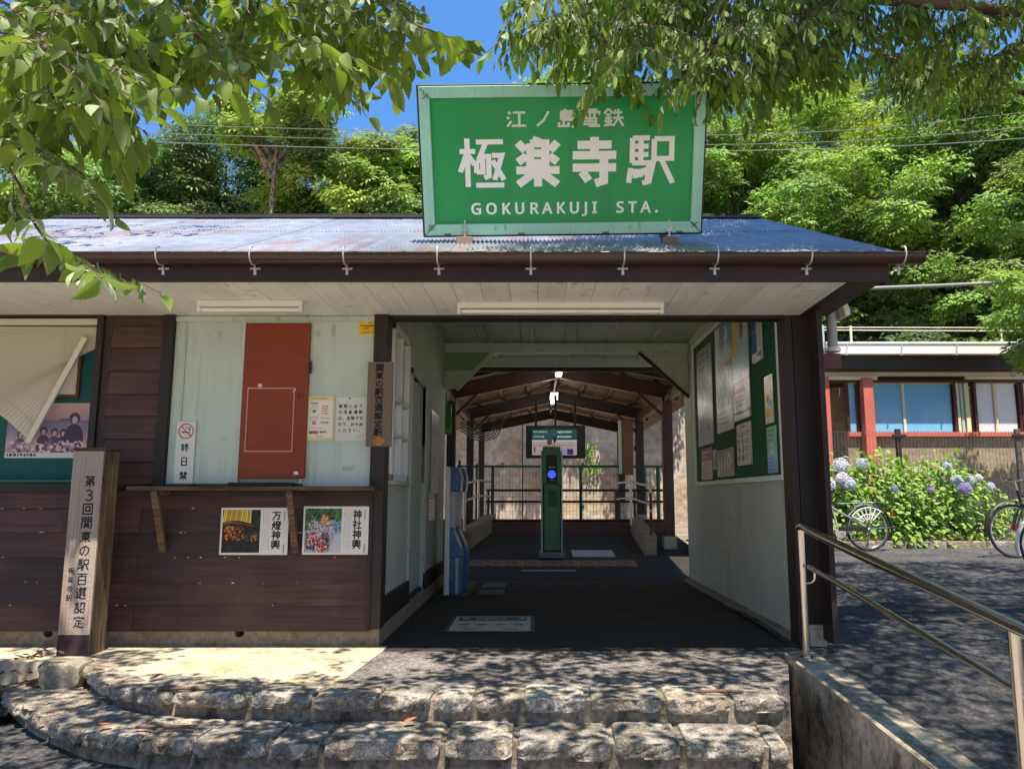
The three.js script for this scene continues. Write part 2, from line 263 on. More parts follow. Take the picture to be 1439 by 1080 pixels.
// ---------------------------------------------------------------- parapet of the lane with its steel handrail
const pt = (z) => 0.05 - 0.05 * (z - 0.5);
{
  const t = thing('parapet_wall', 'low weathered concrete wall under the steel handrail, sloping down beside the stone steps', 'wall', [1.8, 0, 0.5]);
  const s = new THREE.Shape([[0.02, -0.9], [0.02, pt(0.52)], [4.6, pt(5.1)], [4.6, -1.1]].map((p) => new THREE.Vector2(-p[0], p[1])));
  const g = new THREE.ExtrudeGeometry(s, { depth: 0.2, bevelEnabled: true, bevelSize: 0.008, bevelThickness: 0.008, bevelSegments: 1 }); g.rotateY(Math.PI / 2); 
  g.translate(-0.1, 0, 0); mesh('wall_body', uvm(g), mat.parapet, t);
  const h = thing('handrail', 'polished steel handrail with two tubes on the low concrete wall', 'handrail', [1.8, 0.05, 0.62]);
  const top = (z) => 0.905 - 0.122 * (z - 0.6) - 0.05, Z0 = 0.62;
  mesh('top_rail', tube([[0, top(0.62) - 0.012, 0.0], [0, top(0.62), 0.03], [0, top(1.0), 0.38], [0, top(2.5), 1.88], [0, top(4.6), 3.98]], 0.027, 14, 60), mat.steel, h);
  for (const z of [0.64, 2.95, 4.6]) { mesh('post', rod([0, pt(z) - 0.06, z - Z0], [0, top(z), z - Z0], 0.024, 14), mat.steel, h); mesh('flange', rod([0, pt(z) - 0.052, z - Z0], [0, pt(z) - 0.04, z - Z0], 0.045, 16), mat.steel, h); }
  const lo = (z) => top(z) - 0.245;
  mesh('middle_rail', tube([[0.02, lo(0.75), 0.1], [0.02, lo(1.2), 0.58], [0.02, lo(2.6), 1.98], [0.02, lo(4.6), 3.98]], 0.017, 12, 40), mat.steel, h);
  mesh('bracket', tube([[0.02, lo(0.75), 0.1], [0.05, lo(0.75), 0.06], [0.07, lo(0.75) - 0.05, 0.05], [0.06, lo(0.75) - 0.1, 0.05], [0.02, lo(0.75) - 0.115, 0.02], [0, lo(0.75) - 0.115, 0.02]], 0.009, 8, 20), mat.steel, h);
}
// ---------------------------------------------------------------- station building
const SB = thing('station_building', 'wooden station building with brown boards, pale walls, corrugated metal roof and open passage', 'building', [0, 0, 0]);
const BL = -4.95, SOF = 2.521;
{ // foundation with round vent holes
  const s = new THREE.Shape([[BL, 0], [-1.165, 0], [-1.165, 0.13], [BL, 0.13]].map((p) => new THREE.Vector2(...p)));
  for (const x of [-3.635, -2.208, -4.6]) { const h = new THREE.Path(); h.absellipse(x, 0.093, 0.036, 0.028, 0, Math.PI * 2); s.holes.push(h); }
  const g = new THREE.ExtrudeGeometry(s, { depth: 0.12, bevelEnabled: false, curveSegments: 10 }); g.translate(0, 0, -0.12);
  mesh('foundation', uvm(g), mat.foundation, SB);
  mesh('foundation', box(BL, -0.2, -0.4, -1.2, 0.128, -0.14), mat.black, SB);
  mesh('foundation', box(-1.28, 0, -4.3, -1.165, 0.13, -0.121), mat.foundation, SB);
  mesh('foundation', box(1.96, 0, -4.42, 2.16, 0.05, -0.2), mat.foundation, SB);
}
// lapped boards: each leans out at its lower edge
function lap(x0, x1, y0, y1, z) {
  const h = y1 - y0 + 0.02, g = uvm(new RoundedBoxGeometry(x1 - x0, h, 0.022, 1, 0.004), false, 1, rnd() * 5);
  g.rotateX(-0.13); g.translate((x0 + x1) / 2, (y0 + y1) / 2 + 0.004, z + 0.012 + rr(0, 0.0025)); mesh('siding_board', g, pick(mat.siding), SB);
}
{
  const lo = [0.118, 0.303, 0.469, 0.653, 0.838, 1.019, 1.135];
  for (let i = 0; i < lo.length - 1; i++) { const s = rr(-3.6, -2.4); lap(BL, i % 2 ? s : -3.0, lo[i], lo[i + 1], 0); lap((i % 2 ? s : -3.0) + 0.002, -1.232, lo[i], lo[i + 1], 0); }
  const up = [1.2, 1.371, 1.546, 1.723, 1.896, 2.076, 2.263, 2.435, 2.521];
  for (let i = 0; i < up.length - 1; i++) lap(-3.33, -2.915, up[i], up[i + 1], -0.012);
  mesh('wall', box(BL, 0.12, -0.12, -1.26, 1.16, -0.02), mat.darkwood, SB);
  mesh('wall', box(-3.33, 1.16, -0.12, -2.9, SOF, -0.035), mat.darkwood, SB);
}
{ const ch = []; for (let i = 0; i < 46; i++) { const y = pick([0.303, 0.469, 0.653, 0.838, 1.019]), w = rr(0.004, 0.02); ch.push(box(0, 0, 0, w, rr(0.003, 0.007), 0.003, 0).translate(rr(-4.9, -1.3), y - rr(0.002, 0.01), 0.0345)); } tag(mesh('paint_chip', ch, mat.cream, SB), null, null, null, 'stuff'); }
mesh('corner_post', box(-2.925, 1.16, -0.1, -2.838, SOF, 0.035, 0.006, true), mat.blackwood, SB);
mesh('corner_post', box(-1.262, 0.13, -0.12, -1.149, SOF, 0.05, 0.006, true), mat.darkwood, SB);
mesh('corner_post', box(-1.236, 0.118, 0.0502, -1.225, 1.15, 0.058, 0.002, true), mat.blackwood, SB);
// pale upper wall in panels with a cover strip, and a thin conduit
mesh('wall_panel', box(-2.838, 1.15, -0.1, -2.76, SOF, -0.004, 0.003), mat.wall, SB);
mesh('wall_panel', box(-2.757, 1.15, -0.1, -2.3, SOF, 0, 0.003), mat.wall, SB);
mesh('wall_panel', box(-1.79, 1.15, -0.1, -1.262, SOF, 0, 0.003), mat.wall, SB);
mesh('wall_panel', box(-2.297, 2.515, -0.1, -1.793, SOF, 0, 0.001), mat.wall, SB);
mesh('wall_panel', box(-2.297, 1.15, -0.1, -1.793, 2.515, -0.03, 0.003), mat.wall, SB);
mesh('cover_strip', box(-2.838, SOF - 0.05, 0.0, -1.262, SOF - 0.012, 0.012, 0.003), mat.wall, SB);
mesh('conduit', [tube([[-2.752, 1.2, 0.008], [-2.75, 1.7, 0.008], [-2.753, SOF - 0.06, 0.008]], 0.006, 6), box(-2.765, 1.98, 0, -2.735, 1.992, 0.016, 0.002), box(-2.765, 1.56, 0, -2.735, 1.57, 0.016, 0.002)], mat.wall, SB);
for (const x of [-2.292, -1.8]) mesh('shutter_jamb', box(x - 0.012, 1.2, -0.03, x + 0.012, 2.51, 0.014, 0.003, true), mat.wall, SB);
mesh('shutter_head', box(-2.28, 2.455, -0.03, -1.812, 2.512, 0.01, 0.003), mat.wall, SB);
{ // closed red shutter of the ticket window
  const d = mesh('shutter', box(-2.27, 1.24, 0.004, -1.765, 2.452, 0.034, 0.005, true), mat.redpaint, SB);
  for (const [a, b, c, e] of [[-2.232, 1.928, -1.862, 1.94], [-2.232, 1.44, -1.862, 1.452], [-2.232, 1.452, -2.222, 1.928], [-1.872, 1.452, -1.862, 1.928]]) mesh('panel_moulding', box(a, b, 0.032, c, e, 0.041, 0.003), M(0.5, 0.26, 0.2, 0.6), d);
  for (const [a, b] of [[-2.225, 1.925], [-1.88, 1.9], [-1.87, 1.915]]) mesh('chipped_paint', box(a, b, 0.038, a + rr(0.008, 0.02), b + rr(0.006, 0.03), 0.0422, 0), mat.cream, d);
  mesh('sticker', box(-2.152, 1.945, 0.034, -2.122, 1.968, 0.0352, 0), mat.ivory, d); mesh('sticker', box(-1.845, 1.268, 0.034, -1.812, 1.292, 0.0352, 0), mat.white, d);
  mesh('pull_ring', new THREE.TorusGeometry(0.02, 0.004, 6, 16).translate(-1.82, 1.873, 0.038), mat.redpaint, d);
  mesh('latch', [box(-1.768, 2.08, 0.02, -1.742, 2.11, 0.05), box(-1.764, 2.05, 0.02, -1.745, 2.15, 0.036)], mat.black, d);
}
{ // counter board on brackets under the shutter
  const c = mesh('counter', box(-3.0, 1.147, 0.0, -1.18, 1.178, 0.26, 0.006), mat.shelfwood, SB);
  mesh('apron_board', box(-2.9, 1.105, 0.02, -1.235, 1.146, 0.04, 0.004), mat.darkwood, c);
  for (const x of [-2.8, -1.806]) { mesh('bracket', bar([x, 0.69, 0.035], [x, 1.14, 0.235], 0.05, 0.035), mat.shelfwood, c); mesh('bracket', bar([x, 1.13, 0.03], [x, 1.13, 0.25], 0.05, 0.03), mat.shelfwood, c); }
  mesh('counter_sill', box(-2.7, 1.1785, 0.0, -1.78, 1.2, 0.05, 0.004), mat.shelfwood, c);
  mesh('sliding_block', box(-2.76, 1.1785, 0.06, -2.58, 1.196, 0.16, 0.004), mat.darkwood, c);
  mesh('sliding_block', box(-2.31, 1.1785, 0.06, -1.82, 1.208, 0.13, 0.004), mat.blackwood, c);
}
{ // show window with a broken blind
  const w = new THREE.Group(); w.name = 'show_window'; SB.add(w);
  mesh('frame', box(-3.45, 1.16, -0.16, -3.395, SOF, 0.03, 0.005, true), mat.blackwood, w);
  mesh('frame', box(BL, 2.507, -0.16, -3.45, SOF, 0.03, 0.004), mat.blackwood, w);
  mesh('frame', box(-3.395, 1.16, -0.14, -3.33, SOF, 0.008, 0.005, true), mat.darkwood, w);
  mesh('sill', box(BL, 1.205, -0.15, -3.45, 1.232, 0.012, 0.004), mat.greenDark, w); mesh('sill', box(BL, 1.137, -0.16, -3.4, 1.203, 0.045, 0.005), mat.blackwood, w);
  mesh('back_board', box(BL, 1.2, -0.16, -3.45, 2.51, -0.13, 0), mat.teal, w);
}
{ // passage: side walls
  const X = -1.2, W = [[-0.4, -1.22, 1.235, 2.56]];
  const wl = (z0, z1, y0, y1, m = mat.inner) => mesh('wall', box(X - 0.09, y0, z1, X, y1, z0, 0.003), m, SB);
  wl(-0.12, -0.4, 0.13, 3.16); wl(-0.4, -1.22, 0.13, 1.235); wl(-0.4, -1.22, 2.56, 3.16); wl(-1.22, -1.4, 0.13, 3.16); wl(-1.4, -2.45, 2.28, 3.16); wl(-2.45, -4.25, 0.13, 3.16);
  mesh('skirting', box(X, 0.13, -1.4, X + 0.03, 0.33, -0.1, 0.004), mat.blackwood, SB); mesh('skirting', box(X, 0.13, -4.25, X + 0.03, 0.3, -2.45, 0.004), mat.blackwood, SB);
  const win = new THREE.Group(); win.name = 'window'; SB.add(win);
  for (const [a, b, c, d] of [[-0.4, -0.46, 1.235, 2.56], [-1.16, -1.22, 1.235, 2.56], [-0.4, -1.22, 2.5, 2.56], [-0.4, -1.22, 1.235, 1.29], [-0.46, -1.16, 1.9, 1.95], [-0.46, -1.16, 1.6, 1.63], [-0.79, -0.83, 1.29, 2.5]]) mesh('sash_bar', box(X - 0.05, c, b, X + 0.025, d, a, 0.004), mat.soffit[2], win);
  mesh('sill', box(X, 1.2, -1.28, X + 0.06, 1.234, -0.36, 0.004), mat.inner, win);
  mesh('pane', box(X - 0.03, 1.29, -1.16, X - 0.025, 2.5, -0.46, 0), mat.glass, win);
  mesh('paper', box(X - 0.024, 1.66, -1.1, X - 0.022, 1.87, -0.9, 0), mat.white, win);
  const d = mesh('door', box(X - 0.08, 0.16, -2.45, X - 0.04, 2.28, -1.4, 0.004), mat.greyfelt, SB);
  mesh('door_frame', [box(X - 0.04, 0.13, -1.46, X + 0.02, 2.34, -1.4), box(X - 0.04, 0.13, -2.51, X + 0.02, 2.34, -2.45), box(X - 0.04, 2.28, -2.45, X + 0.02, 2.34, -1.4)], mat.inner, d);
  mesh('handle', box(X - 0.04, 1.0, -1.58, X + 0.0, 1.16, -1.54, 0.008), mat.black, d);
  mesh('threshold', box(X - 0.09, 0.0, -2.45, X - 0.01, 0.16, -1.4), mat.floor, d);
  // timber lining of the other side: tall boards
  for (let i = 0; i < 17; i++) { const z0 = -0.22 - i * 0.2477; mesh('wall_board', box(2.03, 0.05, z0 - 0.245, 2.06, 3.16, z0, 0.003), mat.inner, SB); }
  mesh('wall', box(2.062, 0.05, -4.43, 2.15, 3.16, -0.2, 0), mat.darkwood, SB);
  mesh('post', box(1.971, 0.0, -0.2, 2.03, SOF, 0.0, 0.006, true), mat.darkwood, SB); mesh('post', box(2.0305, 0.16, -0.24, 2.185, SOF + 0.3, 0.01, 0.006, true), mat.blackwood, SB);
  mesh('post_base', box(2.05, -0.2, -0.22, 2.18, 0.158, 0.0, 0.015), mat.concrete, SB);
  mesh('wall', box(BL, 0.12, -4.3, -1.29, 3.0, -4.22, 0), mat.darkwood, SB); mesh('wall', box(BL - 0.08, 0.0, -4.3, BL, 3.0, 0, 0), mat.darkwood, SB);
  mesh('inner_floor', box(BL, 0.0, -4.22, -1.3, 0.12, -0.13, 0), mat.darkwood, SB);
}
{ // head of the opening, ceiling with battens, the beam and the knee boards behind
  mesh('lintel', box(-1.149, SOF - 0.024, -0.14, 1.971, SOF + 0.06, 0.012, 0.004), mat.blackwood, SB);
  mesh('header', box(BL, SOF, -0.12, 2.185, 2.98, -0.02, 0), mat.inner, SB);
  for (let i = 0; i < 6; i++) mesh('ceiling_panel', box(-1.3 + i * 0.56, 3.15, -5.3, -1.3 + (i + 1) * 0.56 - 0.006, 3.17, -0.12, 0.002), mat.greyfelt, SB);
  for (let i = 0; i < 7; i++) mesh('ceiling_batten', box(-1.12 + i * 0.53, 3.125, -5.28, -1.075 + i * 0.53, 3.1495, -0.14, 0.003), mat.inner, SB);
  for (const z of [-1.5, -2.9]) mesh('ceiling_batten', box(-1.2, 3.118, z - 0.04, 2.03, 3.1245, z, 0.001), mat.inner, SB);
  mesh('beam', box(-1.3, 3.0, -4.25, 2.1, 3.12, -4.1, 0.006), mat.wall, SB); mesh('beam', box(-1.35, 2.94, -5.4, 2.12, 3.0, -5.28, 0.004), mat.blackwood, SB); mesh('beam', box(-1.35, 3.0, -5.4, 2.12, 3.15, -5.28, 0.004), mat.greyfelt, SB);
  const tri = (pts, z, d, m, n) => { const g = new THREE.ExtrudeGeometry(new THREE.Shape(pts.map((p) => new THREE.Vector2(...p))), { depth: d, bevelEnabled: false }); g.translate(0, 0, z); return mesh(n, uvm(g), m, SB); };
  tri([[-1.3, 2.999], [-0.586, 2.999], [-0.82, 2.76], [-1.3, 2.76]], -4.16, 0.03, M(0.2, 0.36, 0.16, 0.7, { map: rep(T.paint, 0.6) }), 'knee_board');
  tri([[-1.36, 2.757], [-0.823, 2.757], [-1.03, 2.52], [-1.36, 2.52]], -4.16, 0.034, mat.greyfelt, 'knee_board');
  mesh('brace', bar([-1.04, 2.5, -4.12], [-0.57, 2.995, -4.12], 0.05, 0.05), mat.inner, SB);
  tri([[1.4, 2.999], [2.03, 2.999], [2.03, 2.42]], -4.16, 0.03, mat.inner, 'knee_board'); mesh('brace', bar([1.38, 3.0, -4.11], [2.03, 2.4, -4.11], 0.04, 0.04), mat.darkwood, SB);
}
{ // soffit boards, fascia, verge
  for (let i = 0; i < 37; i++) { const x = BL - 0.1 + i * 0.195, x1 = Math.min(x + 0.1925, 2.09); if (x1 - x > 0.02) mesh('soffit_board', box(x, SOF, 0.0, x1, SOF + 0.012 + rr(0, 0.0015), 0.955, 0.002).translate(0, rr(-0.001, 0.001), 0), pick(mat.soffit), SB); }
  mesh('fascia', box(BL - 0.3, SOF - 0.004, 0.956, 2.36, 2.675, 0.985, 0.005), mat.darkwood, SB);
  mesh('verge_board', bar([2.33, 2.63, 0.97], [2.33, 3.98, -2.0], 0.03, 0.16), mat.darkwood, SB); mesh('verge_board', bar([2.33, 3.98, -2.0], [2.33, 3.27, -5.5], 0.03, 0.16), mat.darkwood, SB);
  mesh('verge_soffit', uvm(new THREE.BoxGeometry(0.22, 0.02, 3.26)).rotateX(0.426).translate(2.21, 3.26, -0.52), mat.darkwood, SB);
  mesh('gable_wall', (() => { const g = new THREE.ExtrudeGeometry(new THREE.Shape([[-0.2, 0.05], [4.42, 0.05], [4.42, 3.4], [2.0, 3.9], [-0.2, 2.9]].map((p) => new THREE.Vector2(...p))), { depth: 0.04, bevelEnabled: false }); g.rotateY(Math.PI / 2); return uvm(g.translate(2.151, 0, 0), true); })(), mat.darkwood, SB);
  mesh('soffit_end', box(2.091, SOF - 0.002, 0.0, 2.32, SOF + 0.03, 0.955, 0.003, true), mat.darkwood, SB);
}
{ // roof: corrugated sheets in courses, on boards
  const RF = new THREE.Group(); RF.name = 'roof'; SB.add(RF);
  const E0 = [1.03, 2.7], R0 = [-2.0, 4.06], x0 = -5.1, x1 = 2.4, P = 0.032;
  const slopeSheet = (xa, xb, ta, tb, lift, back) => {
    const n = Math.round((xb - xa) / P) * 6, g = new THREE.PlaneGeometry(1, 1, n, 3), p = g.attributes.position, u = g.attributes.uv, nx = Math.cos(0.42), ny = Math.sin(0.42), bend = rr(0, 9);
    for (let i = 0; i < p.count; i++) {
      const fx = p.getX(i) + 0.5, t = lerp(ta, tb, p.getY(i) + 0.5), x = lerp(xa, xb, fx), k = Math.sin((x / P) * Math.PI * 2) * 0.0075 + lift + 0.006 * (fbm(x * 0.5 + bend, t * 3, 4096, 17, 2) - 0.5);
      let z = lerp(E0[0], R0[0], t), y = lerp(E0[1], R0[1], t); y += k * nx; z += k * ny; if (back) { z = lerp(-5.5, -2.0, t); y = lerp(3.34, 4.06, t) + k; }
      p.setXYZ(i, x, y, z); u.setXY(i, x, t * 3.3);
    }
    if (back) { const ix = g.index.array; for (let i = 0; i < ix.length; i += 3) { const a = ix[i]; ix[i] = ix[i + 1]; ix[i + 1] = a; } }
    g.computeVertexNormals(); return g;
  };
  const ts = [0, 0.52, 0.86, 1], nS = 10, w = (x1 - x0) / nS;
  const tint = [[0.9, 0.91, 0.96], [0.82, 0.84, 0.9], [0.94, 0.93, 0.96], [0.86, 0.88, 0.93]].map((c) => M(...c.map((q) => q * 0.82), 0.3, { map: rep(T.roof, 0.22, 0.22), metalness: 0.15 }));
  for (let r = 0; r < 3; r++) for (let i = 0; i < nS; i++) mesh('roof_sheet', slopeSheet(x0 + i * w - 0.03, x0 + (i + 1) * w + 0.03, ts[r] - (r ? 0.03 : 0), ts[r + 1], 0.004 * r + 0.003 * (i % 2), false), tint[(i * 7 + r * 3) % 4], RF);
  mesh('roof_sheet', slopeSheet(x0, x1, 0, 1, 0, true), tint[1], RF);
  { const g = uvm(new THREE.BoxGeometry(x1 - x0 - 0.05, 0.02, 3.26)); g.rotateX(0.422); mesh('roof_deck', g.translate((x0 + x1) / 2, 3.34, -0.51), mat.darkwood, RF); const q = uvm(new THREE.BoxGeometry(x1 - x0 - 0.05, 0.02, 3.5)); q.rotateX(-0.203); mesh('roof_deck', q.translate((x0 + x1) / 2, 3.665, -3.74), mat.darkwood, RF); }
  mesh('ridge_cap', [uvm(new THREE.BoxGeometry(x1 - x0 + 0.04, 0.012, 0.2)).rotateX(0.42).translate((x0 + x1) / 2, 4.06, -1.92), uvm(new THREE.BoxGeometry(x1 - x0 + 0.04, 0.012, 0.2)).rotateX(-0.42).translate((x0 + x1) / 2, 4.061, -2.09), box(x0, 4.085, -2.03, x1, 4.115, -1.98)], mat.darkSteel, RF);
}
{ // half-round gutter with strap brackets
  const R = 0.058, g0 = new THREE.CylinderGeometry(R, R, 7.75, 20, 1, true, Math.PI / 2 - 0.25, Math.PI + 0.5); g0.rotateZ(Math.PI / 2); 
  const half = (r, len, x) => { const s = new THREE.Shape(); s.absarc(0, 0, r, Math.PI, 0, false); s.lineTo(r - 0.005, 0); s.absarc(0, 0, r - 0.005, 0, -Math.PI, true); const g = new THREE.ExtrudeGeometry(s, { depth: len, bevelEnabled: false, curveSegments: 14 }); g.rotateY(Math.PI / 2); return g.translate(x, 0, 0); };
  const sh = (r, len, x) => uvm(half(r, len, x));
  const g = sh(R, 7.75, -5.2).translate(0, 2.675, 1.048); const G = mesh('gutter', [g, uvm(new THREE.CylinderGeometry(0.008, 0.008, 7.75, 8).rotateZ(Math.PI / 2)).translate(-1.325, 2.677, 1.106), box(2.545, 2.617, 0.99, 2.551, 2.677, 1.106, 0.002)], mat.gutter, SB);
  for (let i = 0; i < 12; i++) {
    const x = 2.42 - i * 0.612; if (x < -4.9) break;
    const pts = []; for (let k = 0; k <= 8; k++) { const a = -0.15 - k / 8 * 2.3; pts.push([x, 2.677 + Math.sin(a) * (R + 0.004), 1.048 + Math.cos(a) * (R + 0.004)]); }
    mesh('gutter_bracket', [tube([[x, 2.73, 1.06], [x, 2.715, 1.1], ...pts, [x, 2.6, 1.0], [x, 2.585, 0.99]], 0.0065, 6, 40), box(x - 0.035, 2.597, 0.985, x + 0.035, 2.61, 0.991, 0.002), box(x - 0.009, 2.56, 0.985, x + 0.009, 2.61, 0.993, 0.002)], mat.galv, G);
  }
}

// ---------------------------------------------------------------- writing: characters as brush strokes on a 100 x 100 field
const K = {
  極: '5,28 38,28/21,3 21,97/20,32 5,68/23,36 36,54/40,10 97,10/60,12 48,38 66,38 66,76 56,80/40,46 40,70/40,46 53,46 53,68 40,68/73,36 94,36 78,84/74,46 98,84/38,94 98,94',
  楽: '50,2 46,12/34,14 34,52 66,52 66,14 34,14/34,33 66,33/8,12 24,28/8,50 26,38/92,12 76,28/92,50 74,38/4,66 96,66/50,54 50,98/46,68 8,94/54,68 92,94',
  寺: '14,18 86,18/50,3 50,38/4,38 96,38/4,62 96,62/70,40 70,88 52,93/24,70 38,88',
  駅: '10,6 10,54/10,6 46,6/10,22 44,22/10,38 44,38/28,6 28,54/10,54 46,54 42,92 32,93/7,64 3,93/17,66 17,84/26,66 28,82/34,64 38,78/56,8 93,8 93,46 56,46/56,8 56,46 46,94/72,48 97,94',
  江: '10,14 22,26/4,42 16,50/6,92 26,62/34,18 94,18/64,18 64,86/28,88 98,88', ノ: '74,14 50,60 18,90',
  島: '46,2 40,14/24,14 24,58/24,14 74,14 74,38/24,26 74,26/24,38 74,38/24,50 96,50/24,60 92,60 88,96 76,94/14,72 14,92 60,92 60,72/37,66 37,92',
  電: '14,8 86,8/6,20 6,36/6,20 94,20 94,36/50,8 50,46/22,28 36,30/22,40 36,42/64,28 78,30/64,40 78,42/18,54 18,84/18,54 80,54 80,84 18,84/18,69 80,69/49,54 49,94 94,94 94,84',
  鉄: '24,2 4,30/24,4 46,26/12,34 38,34/8,52 42,52/25,34 25,88/10,62 16,78/40,62 34,78/4,92 46,86/60,8 52,32/56,24 92,24/48,52 98,52/73,4 73,52 48,96/74,54 98,96',
  第: '22,2 8,20/20,10 44,10/30,12 34,22/64,2 52,20/62,10 92,10/74,12 78,22/18,30 80,30 80,46/20,46 80,46/20,46 16,62 86,62 82,84 72,82/50,30 50,98/46,64 10,92',
  回: '10,8 90,8 90,94 10,94 10,8/32,32 68,32 68,68 32,68 32,32',
  関: '8,4 8,98/8,4 42,4 42,38 8,38/8,21 42,21/92,4 92,92 84,96/92,4 58,4 58,38 92,38/58,21 92,21/36,46 42,54/64,46 58,54/26,60 74,60/22,74 78,74/50,60 50,74 26,94/52,76 76,94',
  東: '6,16 94,16/22,30 78,30 78,62 22,62 22,30/22,46 78,46/50,2 50,98/46,64 6,92/54,64 94,92', の: '52,14 44,64 28,84 14,70 14,44 34,18 62,14 86,32 88,58 74,80 54,90',
  百: '6,8 94,8/50,8 42,28/18,28 82,28 82,94 18,94 18,28/18,60 82,60',
  選: '8,8 22,20/4,38 20,38 20,74 8,88/8,88 30,82 60,94 98,94/34,6 56,6 56,18 36,18 36,30 56,30/66,6 90,6 90,18 68,18 68,30 90,30/34,44 92,44/50,34 50,62/76,34 76,62/28,62 98,62/50,68 38,80/74,68 88,80',
  認: '18,4 28,10/4,20 42,20/10,34 38,34/10,48 38,48/10,62 38,62 38,90 10,90 10,62/50,12 92,12 88,46 80,44/70,12 48,48/56,24 64,34/48,64 44,84/58,58 60,88 84,90 88,78/68,56 76,68/88,56 96,70',
  定: '50,2 50,12/10,16 10,32/10,16 90,16 84,30/24,40 76,40/50,40 50,88/50,62 80,62/28,52 24,76 6,96/24,78 50,92 96,94',
  万: '6,12 94,12/42,12 40,44 10,94/40,42 82,42 78,90 60,86',
  燈: '10,34 6,52/38,30 32,48/24,4 24,50 4,94/26,56 42,84/50,8 66,8 46,36/52,20 58,26/72,4 98,36/92,8 80,18/98,20 86,28/56,38 88,38/54,50 90,50 90,68 54,68 54,50/60,74 66,84/84,74 78,84/46,92 98,92',
  神: '22,2 30,12/6,24 40,24 8,64/24,48 24,98/28,50 42,64/52,22 94,22 94,70 52,70 52,22/52,46 94,46/73,4 73,98', 社: '22,2 30,12/6,24 40,24 8,64/24,48 24,98/28,50 42,64/54,40 94,40/74,8 74,90/46,90 98,90',
  輿: '10,14 10,62/10,14 24,10/10,38 24,38/90,12 90,62/90,12 74,12/90,38 76,38/32,12 68,12/34,22 66,22 66,50 34,50 34,22/34,36 66,36/30,58 70,58/50,4 50,66/4,68 96,68/34,74 12,96/66,74 90,96',
  終: '24,4 8,26 30,30/36,18 8,52 40,50/24,52 24,96/10,66 6,82/36,64 42,78/64,4 46,38/62,18 88,18 48,62/58,30 96,62/64,66 78,74/56,82 80,94', 日: '20,6 80,6 80,94 20,94 20,6/20,50 80,50',
  禁: '6,18 46,18/26,4 26,50/24,22 6,44/28,24 44,40/54,18 96,18/74,4 74,50/72,22 54,44/76,24 94,42/22,58 78,58/8,72 92,72/50,72 50,94 42,96/30,80 14,94/70,80 88,94',
  煙: '10,34 6,52/38,30 32,48/24,4 24,50 4,94/26,56 42,84/48,10 98,10/56,24 92,24 92,48 56,48 56,24/68,10 68,48/80,10 80,48/50,64 96,64/73,50 73,92/46,92 98,92',
  道: '34,6 40,14/76,4 70,14/30,18 94,18/60,18 56,28/42,28 84,28 84,74 42,74 42,28/42,44 84,44/42,59 84,59/8,10 20,20/4,40 20,40 20,76 8,88/8,88 30,82 60,94 98,94',
  路: '8,8 40,8 40,36 8,36 8,8/24,36 24,86/24,58 42,58/10,56 10,90/4,92 44,84/64,4 50,34/62,14 88,14 52,56/60,28 98,56/58,60 90,60 90,94 58,94 58,60', に: '16,12 12,60 20,92/44,26 84,24/40,70 60,82 92,80', 出: '50,2 50,92/20,14 20,44 80,44 80,14/10,56 10,92 90,92 90,56', て: '10,18 90,14 56,40 50,66 66,86 82,90',
  写: '8,24 8,8 92,8 88,22/38,16 32,50 84,50 78,92 64,90/36,34 76,34/6,70 70,70', 真: '14,14 86,14/50,2 50,26/26,26 74,26 74,72 26,72 26,26/26,41 74,41/26,57 74,57/6,78 94,78/34,82 12,98/66,82 88,98',
  撮: '6,26 36,26/22,4 22,90 12,88/6,60 36,50/50,6 88,6 88,34 50,34 50,6/50,20 88,20/40,44 98,44/48,44 48,96/68,44 68,90/48,60 68,60/40,80 70,76/74,56 96,56 74,94/76,66 98,94', 影: '16,4 56,4 56,28 16,28 16,4/16,16 56,16/36,28 36,38/4,40 68,40/18,48 54,48 54,66 18,66 18,48/36,66 36,96/20,74 10,88/54,74 62,86/92,4 72,24/94,32 72,54/98,62 68,96',
  は: '14,10 10,60 18,92/40,30 94,28/70,8 70,78 52,88 44,76 62,68 92,86', '、': '10,72 26,90', 危: '40,2 16,34/34,14 66,14 54,32/6,34 94,34/20,34 16,66 4,96/36,50 74,50 72,68 60,68/38,50 38,86 46,92 84,92 88,78', 険: '10,4 10,98/10,6 32,6 20,34 34,54 18,62/66,2 38,34/66,4 98,34/52,34 80,34/46,46 88,46 88,66 46,66 46,46/66,34 66,66 40,96/68,68 96,96',
  で: '10,18 80,14 52,40 48,68 64,88 80,90/78,34 84,44/90,28 96,40', す: '6,24 94,24/58,4 58,60 44,70 34,56 46,44 60,54 58,78 36,96', お: '10,30 60,28/34,6 34,84 16,90 10,76 40,54 74,52 86,70 70,90/74,20 92,36', や: '8,46 70,28 90,42 80,58 62,60/48,6 58,20/28,22 52,96', め: '20,20 48,84/62,10 48,62 20,88 10,66 36,36 74,32 92,58 64,92',
  く: '66,6 24,50 70,96', だ: '8,24 54,22/32,6 10,92/56,44 84,42/48,72 62,86 90,84/74,16 80,26/88,10 94,22', さ: '10,26 90,22/44,4 72,60 34,56/24,66 30,86 66,92', い: '16,16 18,70 32,86 40,70/74,22 86,62', '。': '14,76 24,86 14,96 6,86 14,76', '3': '20,16 50,6 76,20 72,40 46,48 78,58 82,80 54,96 18,86',
};
function glyph(c, ch, x, y, s, w, col, cap = 'butt', sy = s) {
  if (!K[ch]) return; c.strokeStyle = col; c.lineWidth = w; c.lineCap = cap; c.lineJoin = cap === 'round' ? 'round' : 'miter'; c.miterLimit = 2;
  for (const st of K[ch].split('/')) { c.beginPath(); st.split(' ').forEach((p, i) => { const [a, b] = p.split(',').map(Number); i ? c.lineTo(x + (a / 100) * s, y + (b / 100) * sy) : c.moveTo(x + (a / 100) * s, y + (b / 100) * sy); }); c.stroke(); }
}
